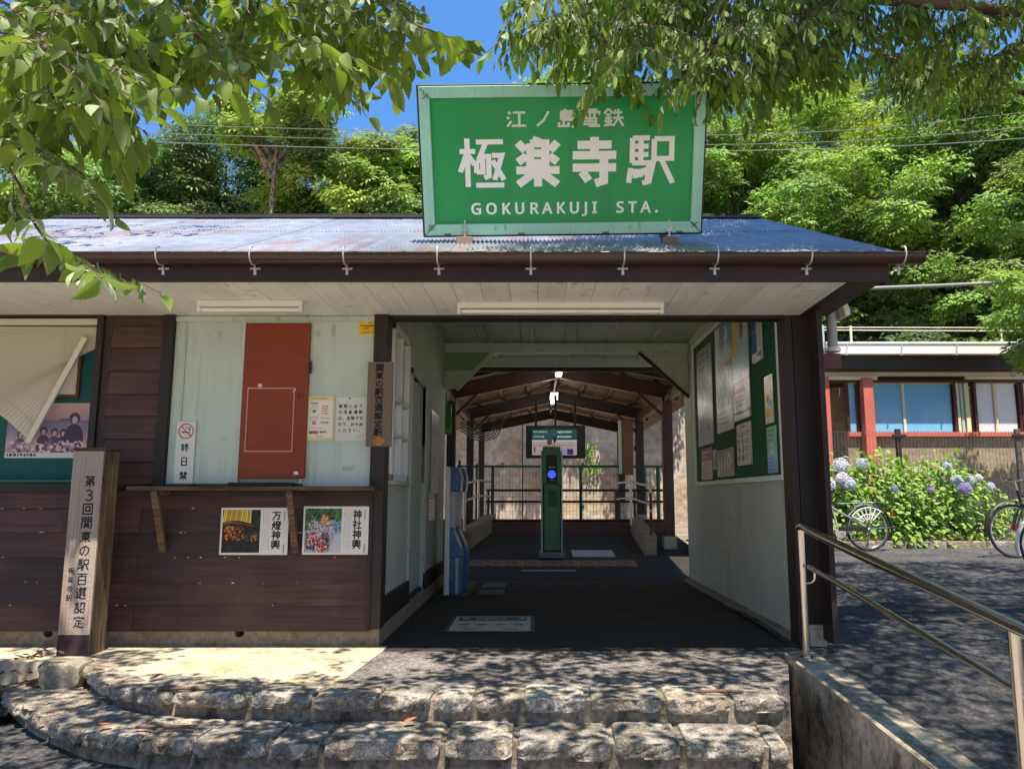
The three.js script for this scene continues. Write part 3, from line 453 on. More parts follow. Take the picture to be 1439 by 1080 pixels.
// lines of writing too small to read: short dashes
function scribble(c, x, y, w, rows, lh, col, h = lh * 0.45) { c.fillStyle = col; for (let r = 0; r < rows; r++) { let a = x; const e = x + w * rr(0.55, 1); while (a < e) { const l = rr(0.4, 1.1) * h; c.fillRect(a, y + r * lh, l, h * rr(0.7, 1)); a += l + h * 0.35; } } }
function speckle(c, x, y, w, h, n, cols, s0, s1) { for (let i = 0; i < n; i++) { c.fillStyle = pick(cols); c.beginPath(); c.ellipse(x + rnd() * w, y + rnd() * h, rr(s0, s1), rr(s0, s1), rnd() * 3, 0, 7); c.fill(); } }
function fillv(c, x, y, w, h, stops) { const g = c.createLinearGradient(0, y, 0, y + h); stops.forEach(([a, b]) => g.addColorStop(a, b)); c.fillStyle = g; c.fillRect(x, y, w, h); }
const printMat = (t, rough = 0.6) => new THREE.MeshStandardMaterial({ map: t, roughness: rough });
// a printed sheet standing in x-y: centre, size, thickness; print on the front, plain card behind
function panel(name, w, h, d, front, edge, parent, curl = 0) {
  const g = new RoundedBoxGeometry(w, h, d, 1, Math.min(0.003, d * 0.4));
  mesh(name === 'sheet' ? 'backing' : 'board', uvm(g), edge, parent);
  const f = new THREE.PlaneGeometry(w - 0.002, h - 0.002, curl ? 12 : 1, curl ? 8 : 1);
  if (curl) { const p = f.attributes.position; for (let i = 0; i < p.count; i++) { const u = p.getX(i) / w, v = p.getY(i) / h; p.setZ(i, curl * (0.35 * Math.sin(u * 9 + v * 4) * (0.2 + Math.abs(v)) + (v < -0.25 ? (-0.25 - v) * 3 * Math.abs(u) : 0))); } f.computeVertexNormals(); }
  const m = mesh('print', f, front, parent); m.position.z = d / 2 + 0.001 + Math.abs(curl) * 0.5; return m;
}

{ // ---- the big station sign on the roof, leaning forward
  const t = thing('station_sign', 'large green station name sign in a pale turquoise frame leaning on the roof', 'sign', [0.207, 3.035, 0.4]);
  const body = new THREE.Group(); body.name = 'sign_body'; t.add(body); body.rotation.x = 0.41; body.rotation.z = 0.012;
  const w = 2.1, h = 1.08, F = 0.1, face = canvasTex(2048, 1040, (c, W, H) => {
    c.fillStyle = '#10a05a'; c.fillRect(0, 0, W, H);
    for (let i = 0; i < 60; i++) { c.globalAlpha = 0.04; c.fillStyle = pick(['#0a8f50', '#00602c']); c.fillRect(rnd() * W, 0, rr(20, 240), H); } c.globalAlpha = 1;
    // photo positions of the face: 608..968 across, 143..315 down
    const X = (p) => ((p - 609) / 357) * W, Y = (p) => ((p - 143) / 170) * H, wt = '#fbf9ff';
    c.lineCap = 'round';
    [['江', 711], ['ノ', 748], ['島', 779], ['電', 811], ['鉄', 843]].forEach(([k, x]) => glyph(c, k, X(x), Y(158), X(637) - X(609), 19, '#dfe6e2', 'butt', Y(183) - Y(158)));
    [['極', 645, 20], ['楽', 723, 31], ['寺', 801, 33], ['駅', 879, 20]].forEach(([k, x, b]) => { const s = X(674) - X(609); glyph(c, k, X(x - 2), Y(194), s, b * 2.1, wt, 'butt', Y(265) - Y(195)); });
    c.fillStyle = wt; c.strokeStyle = wt; c.lineWidth = 7; c.font = '128px sans-serif';
    const put = (s, x0, x1) => { const n = s.length; let tot = 0; const ws = [...s].map((q) => c.measureText(q).width); ws.forEach((q) => (tot += q)); const gap = n > 1 ? (X(x1) - X(x0) - tot) / (n - 1) : 0; let x = X(x0); [...s].forEach((q, i) => { c.fillText(q, x, Y(300)); c.strokeText(q, x, Y(300)); x += ws[i] + gap; }); };
    put('GOKURAKUJI', 659, 836); put('STA.', 862, 922);
  });
  mesh('box_body', box(-w / 2, 0, -0.16, w / 2, h, -0.02, 0.01), mat.darkSteel, body);
  const fm = M(0.4, 0.78, 0.68, 0.5, { map: rep(T.paint, 1) });
  const pr = (pts) => { const g = new THREE.ExtrudeGeometry(new THREE.Shape(pts.map((p) => new THREE.Vector2(...p))), { depth: 0.04, bevelEnabled: true, bevelSize: 0.006, bevelThickness: 0.006, bevelSegments: 1 }); return uvm(g.translate(0, 0, -0.022)); };
  const a = w / 2 - 0.024, q = w / 2 - F, e = 0.0075;
  mesh('frame_rail', pr([[-a + e, 0.018], [a - e, 0.018], [q - e, F - e], [-q + e, F - e]]), fm, body); mesh('frame_rail', pr([[-q + e, h - F + e], [q - e, h - F + e], [a - e, h - 0.022], [-a + e, h - 0.022]]), fm, body);
  mesh('frame_rail', pr([[-a, 0.018 + e], [-q - e, F], [-q - e, h - F], [-a, h - 0.022 - e]]), fm, body); mesh('frame_rail', pr([[a, 0.018 + e], [a, h - 0.022 - e], [q + e, h - F], [q + e, F]]), fm, body);
  const f = mesh('sign_face', new THREE.PlaneGeometry(2 * q, h - 2 * F), new THREE.MeshStandardMaterial({ map: face, roughness: 0.4 }), body); f.position.set(0, h / 2, -0.008);
  for (const sx of [-1, 1]) for (const y of [0.075, h - 0.085]) mesh('corner_clip', [bar([sx * (q + 0.03) - 0.02, y - 0.02, 0.03], [sx * (q + 0.03) + 0.02, y + 0.02, 0.03], 0.006, 0.006), bar([sx * (q + 0.03) - 0.02, y + 0.02, 0.03], [sx * (q + 0.03) + 0.02, y - 0.02, 0.03], 0.006, 0.006)], M(0.22, 0.14, 0.08, 0.7), body);
  for (const x of [-0.86, -0.31, 0.32, 0.87]) mesh('drain_clip', box(x - 0.025, 0.016, 0.022, x + 0.025, 0.03, 0.03, 0.003), M(0.2, 0.16, 0.08, 0.7), body);
  for (const x of [-0.73, 0.79]) {
    mesh('foot_bolt', [rod([x, -0.06, 0.05], [x, 0.1, 0.06], 0.008, 8), box(x - 0.022, 0.012, 0.03, x + 0.022, 0.05, 0.06, 0.003)], mat.galv, t);
    mesh('foot_block', box(x - 0.06, -0.12, -0.02, x + 0.06, -0.035, 0.1, 0.008), M(0.2, 0.15, 0.13, 0.85), t);
    mesh('back_stay', bar([x, -0.0, -0.1], [x, 0.3, -0.55], 0.04, 0.04), mat.darkSteel, t); mesh('back_stay', bar([x, 0.85, 0.15], [x, 0.28, -0.55], 0.03, 0.03), mat.darkSteel, t);
  }
}
// ---- lamps under the eaves
function tubeLamp(label, x0, x1, z, y, group) {
  const w = x1 - x0, t = thing('fluorescent_lamp', label, 'lamp', [(x0 + x1) / 2, y, z], group);
  mesh('housing', box(-w / 2, -0.045, -0.035, w / 2, 0, 0.035, 0.006), mat.plasticWhite, t);
  mesh('tube', rod([-w / 2 + 0.03, -0.066, 0.005], [w / 2 - 0.03, -0.066, 0.005], 0.0145, 12), mat.tubeOff, t);
  for (const s of [-1, 1]) mesh('tube_socket', box(s * w / 2 - (s > 0 ? 0.028 : 0), -0.088, -0.022, s * w / 2 + (s > 0 ? 0 : 0.028), -0.04, 0.028, 0.008), mat.plasticWhite, t);
  return t;
}
const LG = 'unlit tube lamps under the eaves';
tubeLamp('short unlit fluorescent tube lamp on the soffit above the closed red shutter', -2.47, -1.7, 0.45, SOF, LG);
tubeLamp('long unlit fluorescent tube lamp on the soffit over the station entrance', -0.575, 0.95, 0.4, SOF, LG);

// ---- notices on the front of the building
function notice(name, label, cat, x0, x1, y0, y1, z, d, t, edge = mat.white, group) { const o = thing(name, label, cat, [(x0 + x1) / 2, (y0 + y1) / 2, z + d / 2 + 0.001], group); panel('sheet', x1 - x0, y1 - y0, d, printMat(t), edge, o); return o; }
notice('no_smoking_sign', 'narrow white no-smoking sign with a red barred circle above the counter', 'sign', -2.77, -2.622, 1.2, 1.678, 0.012, 0.004, canvasTex(150, 480, (c, W, H) => {
  c.fillStyle = '#d6d8d2'; c.fillRect(0, 0, W, H); c.strokeStyle = '#c42a35'; c.lineWidth = 9; c.beginPath(); c.arc(75, 75, 56, 0, 7); c.stroke();
  c.fillStyle = '#222'; c.fillRect(38, 78, 56, 11); c.fillRect(98, 78, 8, 11); c.strokeStyle = '#222'; c.lineWidth = 6; c.beginPath(); c.moveTo(100, 70); c.quadraticCurveTo(100, 54, 84, 54); c.quadraticCurveTo(72, 52, 76, 40); c.stroke(); c.beginPath(); c.moveTo(108, 70); c.quadraticCurveTo(112, 44, 92, 42); c.stroke();
  c.strokeStyle = '#c42a35'; c.lineWidth = 9; c.beginPath(); c.moveTo(36, 36); c.lineTo(114, 114); c.stroke();
  ['終', '日', '禁', '煙'].forEach((k, i) => glyph(c, k, 43, 170 + i * 108, 64, 9, '#15161a'));
}));
{
  const o = notice('fare_notice', 'cream paper notice with a yellow border and rows of small print beside the red shutter', 'notice', -1.775, -1.56, 1.53, 1.879, 0.0, 0.006, canvasTex(240, 380, (c, W, H) => {
    c.fillStyle = '#dccf9a'; c.fillRect(0, 0, W, H); c.fillStyle = '#e6e0cf'; c.fillRect(16, 42, W - 32, H - 70); scribble(c, 46, 18, 150, 1, 20, '#7a7058', 10);
    c.fillStyle = '#3c3a33'; c.fillRect(34, 60, 64, 9); scribble(c, 34, 86, 84, 3, 17, '#7d9a8b', 8); c.fillStyle = '#24705a'; c.beginPath(); c.arc(66, 126, 17, 0, 3.2); c.fill(); scribble(c, 134, 84, 76, 2, 20, '#b4574c', 13); scribble(c, 134, 124, 60, 2, 20, '#b4574c', 12);
    scribble(c, 30, 176, 80, 2, 16, '#8d8a78', 7); c.fillStyle = '#a8483a'; c.fillRect(52, 214, 32, 30); c.fillStyle = '#e6e0cf'; c.fillRect(62, 222, 12, 12); scribble(c, 128, 186, 80, 1, 16, '#8d8a78', 7); scribble(c, 126, 220, 86, 1, 20, '#9c4136', 18);
    scribble(c, 30, 270, 180, 1, 16, '#8d8a78', 7); c.fillStyle = '#b3524c'; c.fillRect(28, 298, 78, 26); scribble(c, 118, 300, 90, 1, 20, '#45413a', 20); scribble(c, 90, 340, 66, 1, 16, '#7a7058', 9);
  }), mat.cream);
  for (const x of [-0.1, 0.1]) for (const y of [-0.167, 0, 0.167]) mesh('pin', new THREE.SphereGeometry(0.005, 8, 6).translate(x, y, 0.006), mat.galv, o);
}
{
  const o = notice('photography_notice', 'white paper notice in black characters pinned beside the cream fare notice', 'notice', -1.547, -1.302, 1.527, 1.868, 0.0, 0.003, canvasTex(290, 404, (c, W, H) => {
    c.fillStyle = '#d3d2c8'; c.fillRect(0, 0, W, H);
    ['道路に出て', 'の写真撮影', 'は、危険です', 'ので、おやめ', 'ください。'].forEach((l, r) => { const n = [...l].length, st = n > 5 ? 39 : 47; [...l].forEach((k, i) => glyph(c, k, 22 + i * st, 66 + r * 56, 33, 5.2, '#1c1c1e')); });
    c.strokeStyle = '#8d8a82'; c.lineWidth = 3; c.beginPath(); c.moveTo(190, 350); c.lineTo(215, 368); c.lineTo(262, 340); c.moveTo(208, 380); c.lineTo(240, 356); c.stroke();
  }));
  mesh('pin', new THREE.SphereGeometry(0.0065, 8, 6).translate(-0.02, 0.16, 0.006), mat.black, o); for (const [x, y] of [[0.113, 0.16], [0.113, -0.02], [0.113, -0.155]]) mesh('pin', new THREE.SphereGeometry(0.004, 8, 6).translate(x, y, 0.004), mat.galv, o);
}
notice('warning_sticker', 'small yellow camera warning sticker high on the pale wall beside the brown post', 'sticker', -1.39, -1.266, 2.362, 2.493, 0.0, 0.002, canvasTex(160, 170, (c, W, H) => { c.fillStyle = '#e0b70c'; c.fillRect(0, 0, W, H); c.fillStyle = '#efe6d0'; c.beginPath(); c.arc(72, 36, 14, 0, 7); c.fill(); c.fillStyle = '#c44'; c.fillRect(66, 30, 14, 8); c.fillStyle = '#222'; c.beginPath(); c.arc(104, 40, 6, 0, 7); c.fill(); scribble(c, 14, 66, 140, 1, 30, '#2b2408', 18); scribble(c, 44, 94, 76, 1, 30, '#2b2408', 18); scribble(c, 34, 132, 90, 2, 16, '#6b5910', 9); }));
{ // vertical wooden plaque on the corner post
  const t = canvasTex(190, 640, (c, W, H) => {
    c.fillStyle = '#6f6156'; c.fillRect(0, 0, W, H); for (let i = 0; i < 130; i++) { c.globalAlpha = 0.16; c.fillStyle = pick(['#8d7d70', '#4c4038', '#5d3f3a']); c.fillRect(rnd() * W, rnd() * H, rr(1, 5), rr(60, 400)); } c.globalAlpha = 1;
    [...'関東の駅百選認定駅'].forEach((k, i) => glyph(c, k, 58, 18 + i * 61, 62, 8.5, '#0e0b0a', 'round', 55)); c.fillStyle = '#b97c2e'; c.beginPath(); c.arc(96, 602, 30, 0, 7); c.fill(); c.fillRect(54, 588, 84, 24); c.fillStyle = '#a3402a'; scribble(c, 66, 590, 60, 2, 14, '#9c3a26', 10);
  });
  const o = thing('wooden_plaque', 'narrow weathered wooden plaque with black vertical characters on the brown corner post', 'plaque', [-1.196, 1.807, 0.066]); panel('board', 0.195, 0.655, 0.022, printMat(t, 0.8), mat.oldwood, o);
}
// two festival posters on the lower boards
function festival(c, W, H, title, paint) {
  c.fillStyle = '#dbd8d0'; c.fillRect(0, 0, W, H); c.save(); c.beginPath(); c.rect(14, 16, 286, H - 32); c.clip(); paint(c, 14, 16, 286, H - 32); c.restore();
  [...title].forEach((k, i) => glyph(c, k, 388, 28 + i * 76, 66, 10, '#161616', 'round', 70)); for (let i = 0; i < 4; i++) { const x = 320 + i * 15; for (let y = 30; y < H - 40; y += 7) { c.fillStyle = rnd() < 0.85 ? '#8f8b86' : '#dbd8d0'; c.fillRect(x, y, 4, 4); } } for (let i = 0; i < 10; i++) { c.fillStyle = '#55524e'; c.fillRect(478, 26 + i * 8, 8, 5); c.fillRect(478, 290 + i * 7, 10, 5); }
}
notice('festival_poster', 'festival poster with a glowing yellow lantern float at night, on brown boards', 'poster', -2.375, -1.862, 0.67, 1.02, 0.045, 0.004, canvasTex(512, 370, (c, W, H) => festival(c, W, H, '万燈神輿', (c, x, y, w, h) => {
  c.fillStyle = '#0b0f0b'; c.fillRect(x, y, w, h); speckle(c, x, y, w, 130, 60, ['#12200f', '#1a2a14'], 8, 26); for (let i = 0; i < 16; i++) { c.fillStyle = pick(['#d9b545', '#e9cc62', '#c29a31']); c.beginPath(); c.moveTo(x + 10 + i * 13, y); c.lineTo(x + 20 + i * 13, y); c.lineTo(x + 24 + i * 13.6 - 14, y + 92 + Math.abs(i - 8) * 2); c.lineTo(x + 12 + i * 13.6 - 14, y + 92 + Math.abs(i - 8) * 2); c.fill(); }
  c.strokeStyle = '#1a0d06'; c.lineWidth = 7; c.beginPath(); c.moveTo(x, y + 106); c.quadraticCurveTo(x + 110, y + 66, x + 226, y + 122); c.stroke(); c.strokeStyle = '#8a4316'; c.lineWidth = 8; c.beginPath(); c.moveTo(x, y + 120); c.quadraticCurveTo(x + 110, y + 84, x + 236, y + 132); c.stroke();
  speckle(c, x + 20, y + 130, 90, 120, 90, ['#8a3412', '#b5541c', '#5c1f0b', '#d78a34'], 3, 12); speckle(c, x + 116, y + 130, 60, 120, 50, ['#7a3a18', '#49200e', '#a8612c'], 3, 10); speckle(c, x + 180, y + 180, 110, 80, 60, ['#2a2f38', '#454b52', '#1b1f25'], 3, 10); speckle(c, x + 220, y + 205, 40, 40, 16, ['#a8531e', '#d9852e'], 3, 8); speckle(c, x, y + 250, w, 100, 80, ['#0a0a0c', '#14161a', '#1f2a18'], 8, 24);
})), mat.white, 'festival posters on the brown boards');
notice('festival_poster', 'festival poster of a daytime crowd carrying a shrine, on the brown boards', 'poster', -1.752, -1.256, 0.672, 1.03, 0.045, 0.004, canvasTex(512, 370, (c, W, H) => festival(c, W, H, '神社神輿', (c, x, y, w, h) => {
  c.fillStyle = '#9aa0a2'; c.fillRect(x, y, w, h); speckle(c, x, y, w, 90, 160, ['#24412c', '#375e33', '#1b3026', '#4c7a3b'], 8, 22); speckle(c, x, y + 60, 40, 100, 30, ['#5c7d2e', '#33502a'], 8, 18); c.fillStyle = '#b9bcc0'; c.beginPath(); c.moveTo(x + 240, y + 200); c.lineTo(x + w, y + 190); c.lineTo(x + w, y + h); c.lineTo(x + 190, y + h); c.fill();
  speckle(c, x + 30, y + 110, 200, 90, 420, ['#c9cbd4', '#6b7690', '#2c3550', '#b4868a', '#e2ddd8'], 2, 6); speckle(c, x + 10, y + 190, 180, 130, 320, ['#26324f', '#39507c', '#9a3030', '#c94c40', '#d9d4d2', '#15202e'], 4, 10); speckle(c, x + 120, y + 50, 60, 70, 70, ['#8a3b22', '#b6702c', '#e0b06a'], 3, 9); speckle(c, x + 230, y + 110, 50, 80, 30, ['#4c6f96', '#7d98b8'], 5, 13); speckle(c, x + 40, y + 196, 50, 50, 30, ['#c9404c', '#e7a2a4'], 4, 10); speckle(c, x + 90, y + 260, 60, 90, 70, ['#b32d2b', '#7d1d22', '#e5c2ba'], 4, 10);
})), mat.white, 'festival posters on the brown boards');
{ // poster, small frame and blind inside the show window
  const o = thing('film_poster', 'pink dusk poster of five people by the sea inside the show window', 'poster', [-3.838, 1.62, -0.125]);
  panel('sheet', 0.68, 0.435, 0.004, printMat(canvasTex(512, 330, (c, W, H) => {
    fillv(c, 0, 0, W, H, [[0, '#c9a39c'], [0.28, '#b08a92'], [0.42, '#7d7690'], [0.5, '#8f7f93'], [0.75, '#c7a3a3'], [1, '#b88c86']]); c.fillStyle = '#77708a'; c.fillRect(0, 104, W, 20); c.fillStyle = '#5d5a78'; c.beginPath(); c.ellipse(340, 100, 34, 8, 0, 0, 7); c.fill();
    for (const [x, y, s] of [[84, 190, 0.9], [220, 168, 1], [286, 176, 0.95], [338, 178, 0.9], [400, 92, 1.35]]) { c.fillStyle = pick(['#4a3f58', '#3c3650', '#57465c']); c.beginPath(); c.ellipse(x, y, 24 * s, 26 * s, 0, 0, 7); c.fill(); c.beginPath(); c.ellipse(x, y + 90 * s, 44 * s, 66 * s, 0, 0, 7); c.fill(); c.fillStyle = '#c49a92'; c.beginPath(); c.ellipse(x, y + 8 * s, 13 * s, 17 * s, 0, 0, 7); c.fill(); }
    speckle(c, 20, 230, 470, 70, 160, ['#d0adaa', '#a58591', '#7d6c84', '#e0c3bd'], 4, 14); c.fillStyle = '#d5cfc9'; c.fillRect(0, H - 32, W, 32); scribble(c, 12, H - 26, 170, 1, 20, '#35333a', 18); scribble(c, 404, H - 22, 70, 1, 20, '#8a8680', 10);
  })), mat.white, o);
  const f = thing('small_frame', 'small brown picture frame on the teal board half behind the broken blind', 'picture frame', [-3.73, 2.05, -0.12]);
  mesh('frame', [box(-0.1, -0.17, -0.01, 0.1, -0.145, 0.012), box(-0.1, 0.145, -0.01, 0.1, 0.17, 0.012), box(-0.1, -0.145, -0.01, -0.075, 0.145, 0.012), box(0.075, -0.145, -0.01, 0.1, 0.145, 0.012)], M(0.1, 0.04, 0.02, 0.6), f); mesh('paper', box(-0.075, -0.145, -0.008, 0.075, 0.145, 0, 0), mat.cream, f);
  const b = thing('window_blind', 'ivory slatted blind hanging askew, its slats fanned out over the show window', 'blind', [0, 0, 0]);
  mesh('head_rail', box(BL, 2.447, -0.06, -3.462, 2.5, -0.012, 0.004), mat.ivory, b);
  // slats fan about the cord by the frame: level at the top, steeply tilted at the bottom rail
  const L = [[-4.75, 2.435], [-4.75, 2.2], [-4.7, 1.98], [-4.45, 1.83], [-4.18, 1.73], [-3.92, 1.515]].map((p) => V(p[0], p[1], -0.036)), Rr = [[-3.465, 2.435], [-3.465, 2.36], [-3.468, 2.3], [-3.476, 2.26], [-3.5, 2.285], [-3.545, 2.335]].map((p) => V(p[0], p[1], -0.036));
  const cl = new THREE.CatmullRomCurve3(L), cr = new THREE.CatmullRomCurve3(Rr), n = 46;
  for (let i = 0; i < n; i++) {   // each slat is a thin louvre between two rulings of the fan, its lower edge tipped outwards
    const A = (t) => cl.getPoint(Math.min(1, t)), C = (t) => cr.getPoint(Math.min(1, t)), t0 = i / n, t1 = (i + 0.76) / n, g = new THREE.PlaneGeometry(1, 1, 12, 2), p = g.attributes.position;
    for (let k = 0; k < p.count; k++) { const u = p.getX(k) + 0.5, v = 0.5 - p.getY(k), q = A(lerp(t0, t1, v)).lerp(C(lerp(t0, t1, v)), u), w = clamp(1.1 - u * 0.75); p.setXYZ(k, q.x, q.y - 0.004 * Math.sin(u * 3.1) * (i / n), -0.036 - (v - 0.5) * 0.017 * w + 0.003 * Math.sin(v * Math.PI) * w); }
    g.computeVertexNormals(); mesh('slat', g, mat.ivory, b);
  }
  mesh('bottom_rail', bar([-3.925, 1.51, 0.0], [-3.548, 2.345, 0.0], 0.02, 0.045), mat.ivory, b);
  for (const f0 of [0.1, 0.83]) { const pts = []; for (let i = 0; i <= 10; i++) pts.push(cl.getPoint(i / 10).lerp(cr.getPoint(i / 10), f0 * 0.9 + 0.05).setZ(-0.012)); mesh('ladder_cord', tube(pts, 0.002, 5, 40), mat.cream, b); }
}
{ // ---- square wooden post with writing
  const t = thing('wooden_post', 'thick square weathered wooden post with vertical black characters beside the counter', 'post', [-3.225, 0, 0.27]);
  const W2 = 0.115, D2 = 0.105, tx = canvasTex(256, 1600, (c, W, H) => {
    c.fillStyle = '#a3978e'; c.fillRect(0, 0, W, H); for (let i = 0; i < 320; i++) { c.globalAlpha = 0.17; c.fillStyle = pick(['#b59a84', '#5f4a3c', '#a37f68', '#7c6656']); c.fillRect(rnd() * W, rnd() * H - 200, rr(1, 7), rr(200, 1000)); } c.globalAlpha = 1;
    c.fillStyle = '#2c1c24'; c.fillRect(0, H * 0.868, W, H); for (let i = 0; i < 30; i++) { c.globalAlpha = 0.12; c.fillStyle = '#4a3540'; c.fillRect(rnd() * W, H * 0.87, rr(2, 8), 300); } c.globalAlpha = 1;
    const s = 78; [...'第3回関東の駅百選認定'].forEach((k, i) => glyph(c, k, 112, 190 + i * 106, 92, 11, '#15131a', 'butt', s + 12)); [...'極楽寺駅'].forEach((k, i) => glyph(c, k, 38, 890 + i * 68, 50, 6, '#1d1a1e', 'butt', 50));
  });
  const front = new THREE.MeshStandardMaterial({ map: tx, roughness: 0.85, bumpMap: rep(T.wood, 2), bumpScale: 0.003 });
  mesh('post', box(-W2, -0.05, -D2, W2, 1.432, D2 - 0.002, 0.008, true), mat.oldwood, t); const f = mesh('front_face', new THREE.PlaneGeometry(2 * W2 - 0.01, 1.475), front, t); f.position.set(0, 0.69, D2 + 0.0005);
  mesh('top_cap', box(-W2 - 0.003, 1.4325, -D2 - 0.003, W2 + 0.003, 1.452, D2 + 0.003, 0.006), mat.shelfwood, t);
}
tag(mesh('stone_block', (() => { const g = rock(0.27, 0.16, 0.22, 0.012, 91); return g.translate(-3.1, -0.055, 0.62); })(), M(0.55, 0.53, 0.5, 0.9, { map: rep(T.concrete, 1.5), bumpMap: rep(T.rough, 3), bumpScale: 0.006 })), 'pale concrete block at the foot of the square wooden post', 'block');
{ // soil bed with fallen leaves in the corner by the block
  tag(mesh('soil_bed', (() => { const g = sheet(-4.9, -3.22, 0.02, 1.15, 26, 18, (x, z) => -0.1 - 0.16 * sstep(0.45, 1.15, z + 0.25 * Math.sin(x * 3)) + 0.09 * fbm(x * 0.5 + 9, z * 0.5 + 9, 4096, 3, 4)); return g; })(), mat.soil), null, null, null, 'structure');
}

// ---------------------------------------------------------------- notice board on the side wall of the passage, with its posters
// board lies in the plane x = 2.03 facing -x; s = metres from the front edge going in, y = height
{
  const t = thing('notice_board', 'big green felt notice board in a white frame on the passage wall, covered with posters', 'notice board', [2.0, 0, 0]);
  mesh('felt', box(0.004, 1.28, -3.62, 0.026, 2.95, -0.3, 0.002), mat.board, t);
  mesh('frame', [box(-0.014, 1.235, -3.66, 0.028, 1.28, -0.255), box(-0.014, 2.95, -3.66, 0.028, 2.99, -0.255)], mat.soffit[1], t); mesh('frame', [box(-0.014, 1.28, -0.3, 0.028, 2.95, -0.255), box(-0.014, 1.28, -3.66, 0.028, 2.95, -3.62)], mat.soffit[1], t);
}
function wallPoster(label, s0, s1, y0, y1, draw, curl = 0.012, group, name = 'poster') {
  const w = s1 - s0, h = y1 - y0, o = thing(name, label, name === 'poster' ? 'poster' : 'leaflet', [1.998, (y0 + y1) / 2, -(s0 + s1) / 2], group, -Math.PI / 2), cw = 256, ch = Math.round(256 * h / w);
  panel('sheet', w, h, 0.002, new THREE.MeshPhysicalMaterial({ map: canvasTex(cw, ch, draw), roughness: 0.28 }), mat.white, o, curl); return o;
}
wallPoster('tall travel poster of blue sky over grey rocks, on the green notice board', 1.72, 2.42, 1.78, 2.93, (c, W, H) => { fillv(c, 0, 0, W, H, [[0, '#5a8fc4'], [0.2, '#7fb0d8'], [0.3, '#cfd8dc'], [0.42, '#a7b4ba'], [1, '#d8d6d2']]); speckle(c, 10, 10, 60, 130, 40, ['#e8ecee', '#d5dde2'], 8, 22); speckle(c, 150, 20, 40, 90, 24, ['#e8ecee'], 4, 12); speckle(c, 20, 170, W - 40, 150, 190, ['#6d5f5a', '#8a7a73', '#4c4644', '#a5968c'], 6, 22); c.strokeStyle = '#ddd6cf'; c.lineWidth = 7; c.beginPath(); c.arc(160, 220, 26, 0, 7); c.stroke(); c.fillStyle = '#cdc9c6'; c.fillRect(0, 330, W, H); scribble(c, 20, 345, 200, 3, 20, '#8b8790', 10); });
wallPoster('tall pale blue and yellow poster with a red balloon, on the green notice board', 1.12, 1.7, 1.84, 2.94, (c, W, H) => { fillv(c, 0, 0, W, H, [[0, '#b9d2de'], [0.5, '#a8c8de'], [1, '#dcd8d2']]); c.fillStyle = '#dcbf5b'; c.beginPath(); c.moveTo(0, 0); c.lineTo(110, 0); c.lineTo(80, 210); c.lineTo(0, 240); c.fill(); c.fillStyle = '#c9342f'; c.beginPath(); c.ellipse(160, 100, 26, 44, 0, 0, 7); c.fill(); c.fillStyle = '#ece7e1'; c.fillRect(0, 285, W, H); c.fillStyle = '#bf2f3a'; c.fillRect(0, 318, W, 52); scribble(c, 20, 292, 220, 1, 30, '#c14752', 18); scribble(c, 24, 332, 200, 1, 30, '#eadfdc', 24); scribble(c, 20, 384, 210, 3, 18, '#a54c57', 10); c.fillStyle = '#39444a'; c.fillRect(0, H - 36, W, 12); });
wallPoster('white sheet with rows of small dark pictures, under the balloon poster', 1.14, 1.64, 1.4, 1.8, (c, W, H) => { c.fillStyle = '#cbc6bd'; c.fillRect(0, 0, W, H); scribble(c, 80, 10, 150, 1, 20, '#333', 14); for (let r = 0; r < 4; r++) { speckle(c, 20, 40 + r * 38, 30, 24, 12, ['#3b3630', '#6c6258'], 3, 9); speckle(c, 90, 40 + r * 38, 30, 24, 12, ['#3b3630', '#6c6258'], 3, 9); scribble(c, 150, 42 + r * 38, 90, 2, 12, '#5c564e', 7); } }, 0.01);
wallPoster('dark blue and white leaflet hung at the top of the notice board', 0.68, 0.98, 2.3, 2.72, (c, W, H) => { c.fillStyle = '#1d4a97'; c.fillRect(0, 0, W * 0.5, H); c.fillStyle = '#d4dae6'; c.fillRect(W * 0.5, 0, W, H); scribble(c, 20, 120, 100, 1, 20, '#b9c8e8', 10); scribble(c, 140, 30, 100, 9, 26, '#6a7898', 9); c.fillStyle = '#e3e3e6'; c.fillRect(0, H - 70, W, 70); c.fillStyle = '#1d4a97'; c.fillRect(120, H - 60, 120, 26); }, 0.014);
wallPoster('narrow yellow and blue leaflet near the front edge of the notice board', 0.45, 0.68, 1.72, 2.13, (c, W, H) => { c.fillStyle = '#d9d3ae'; c.fillRect(0, 0, W, H); c.fillStyle = '#dcc243'; c.fillRect(10, 20, W - 20, 110); c.fillRect(10, H - 140, W - 20, 90); scribble(c, 20, 34, 200, 4, 24, '#8a7420', 12); c.fillStyle = '#3c4a52'; c.fillRect(60, 190, 80, 60); c.fillStyle = '#4d86c6'; c.fillRect(110, 240, 110, 60); scribble(c, 30, H - 130, 190, 3, 24, '#8a6c18', 13); }, 0.004);
wallPoster('tall green and light blue leaflet low near the front edge of the notice board', 0.41, 0.67, 1.3, 1.69, (c, W, H) => { fillv(c, 0, 0, W, H, [[0, '#7fc39a'], [0.45, '#78bfa3'], [0.6, '#8cc6e0'], [1, '#5aa0d8']]); scribble(c, 30, 24, 190, 3, 40, '#2c5d45', 18); c.fillStyle = '#e4ece9'; c.beginPath(); c.arc(130, 190, 44, 0, 7); c.fill(); c.fillStyle = '#3b6f9c'; c.fillRect(105, 160, 40, 36); scribble(c, 20, 260, 210, 4, 30, '#2e62a3', 14); }, 0.004);
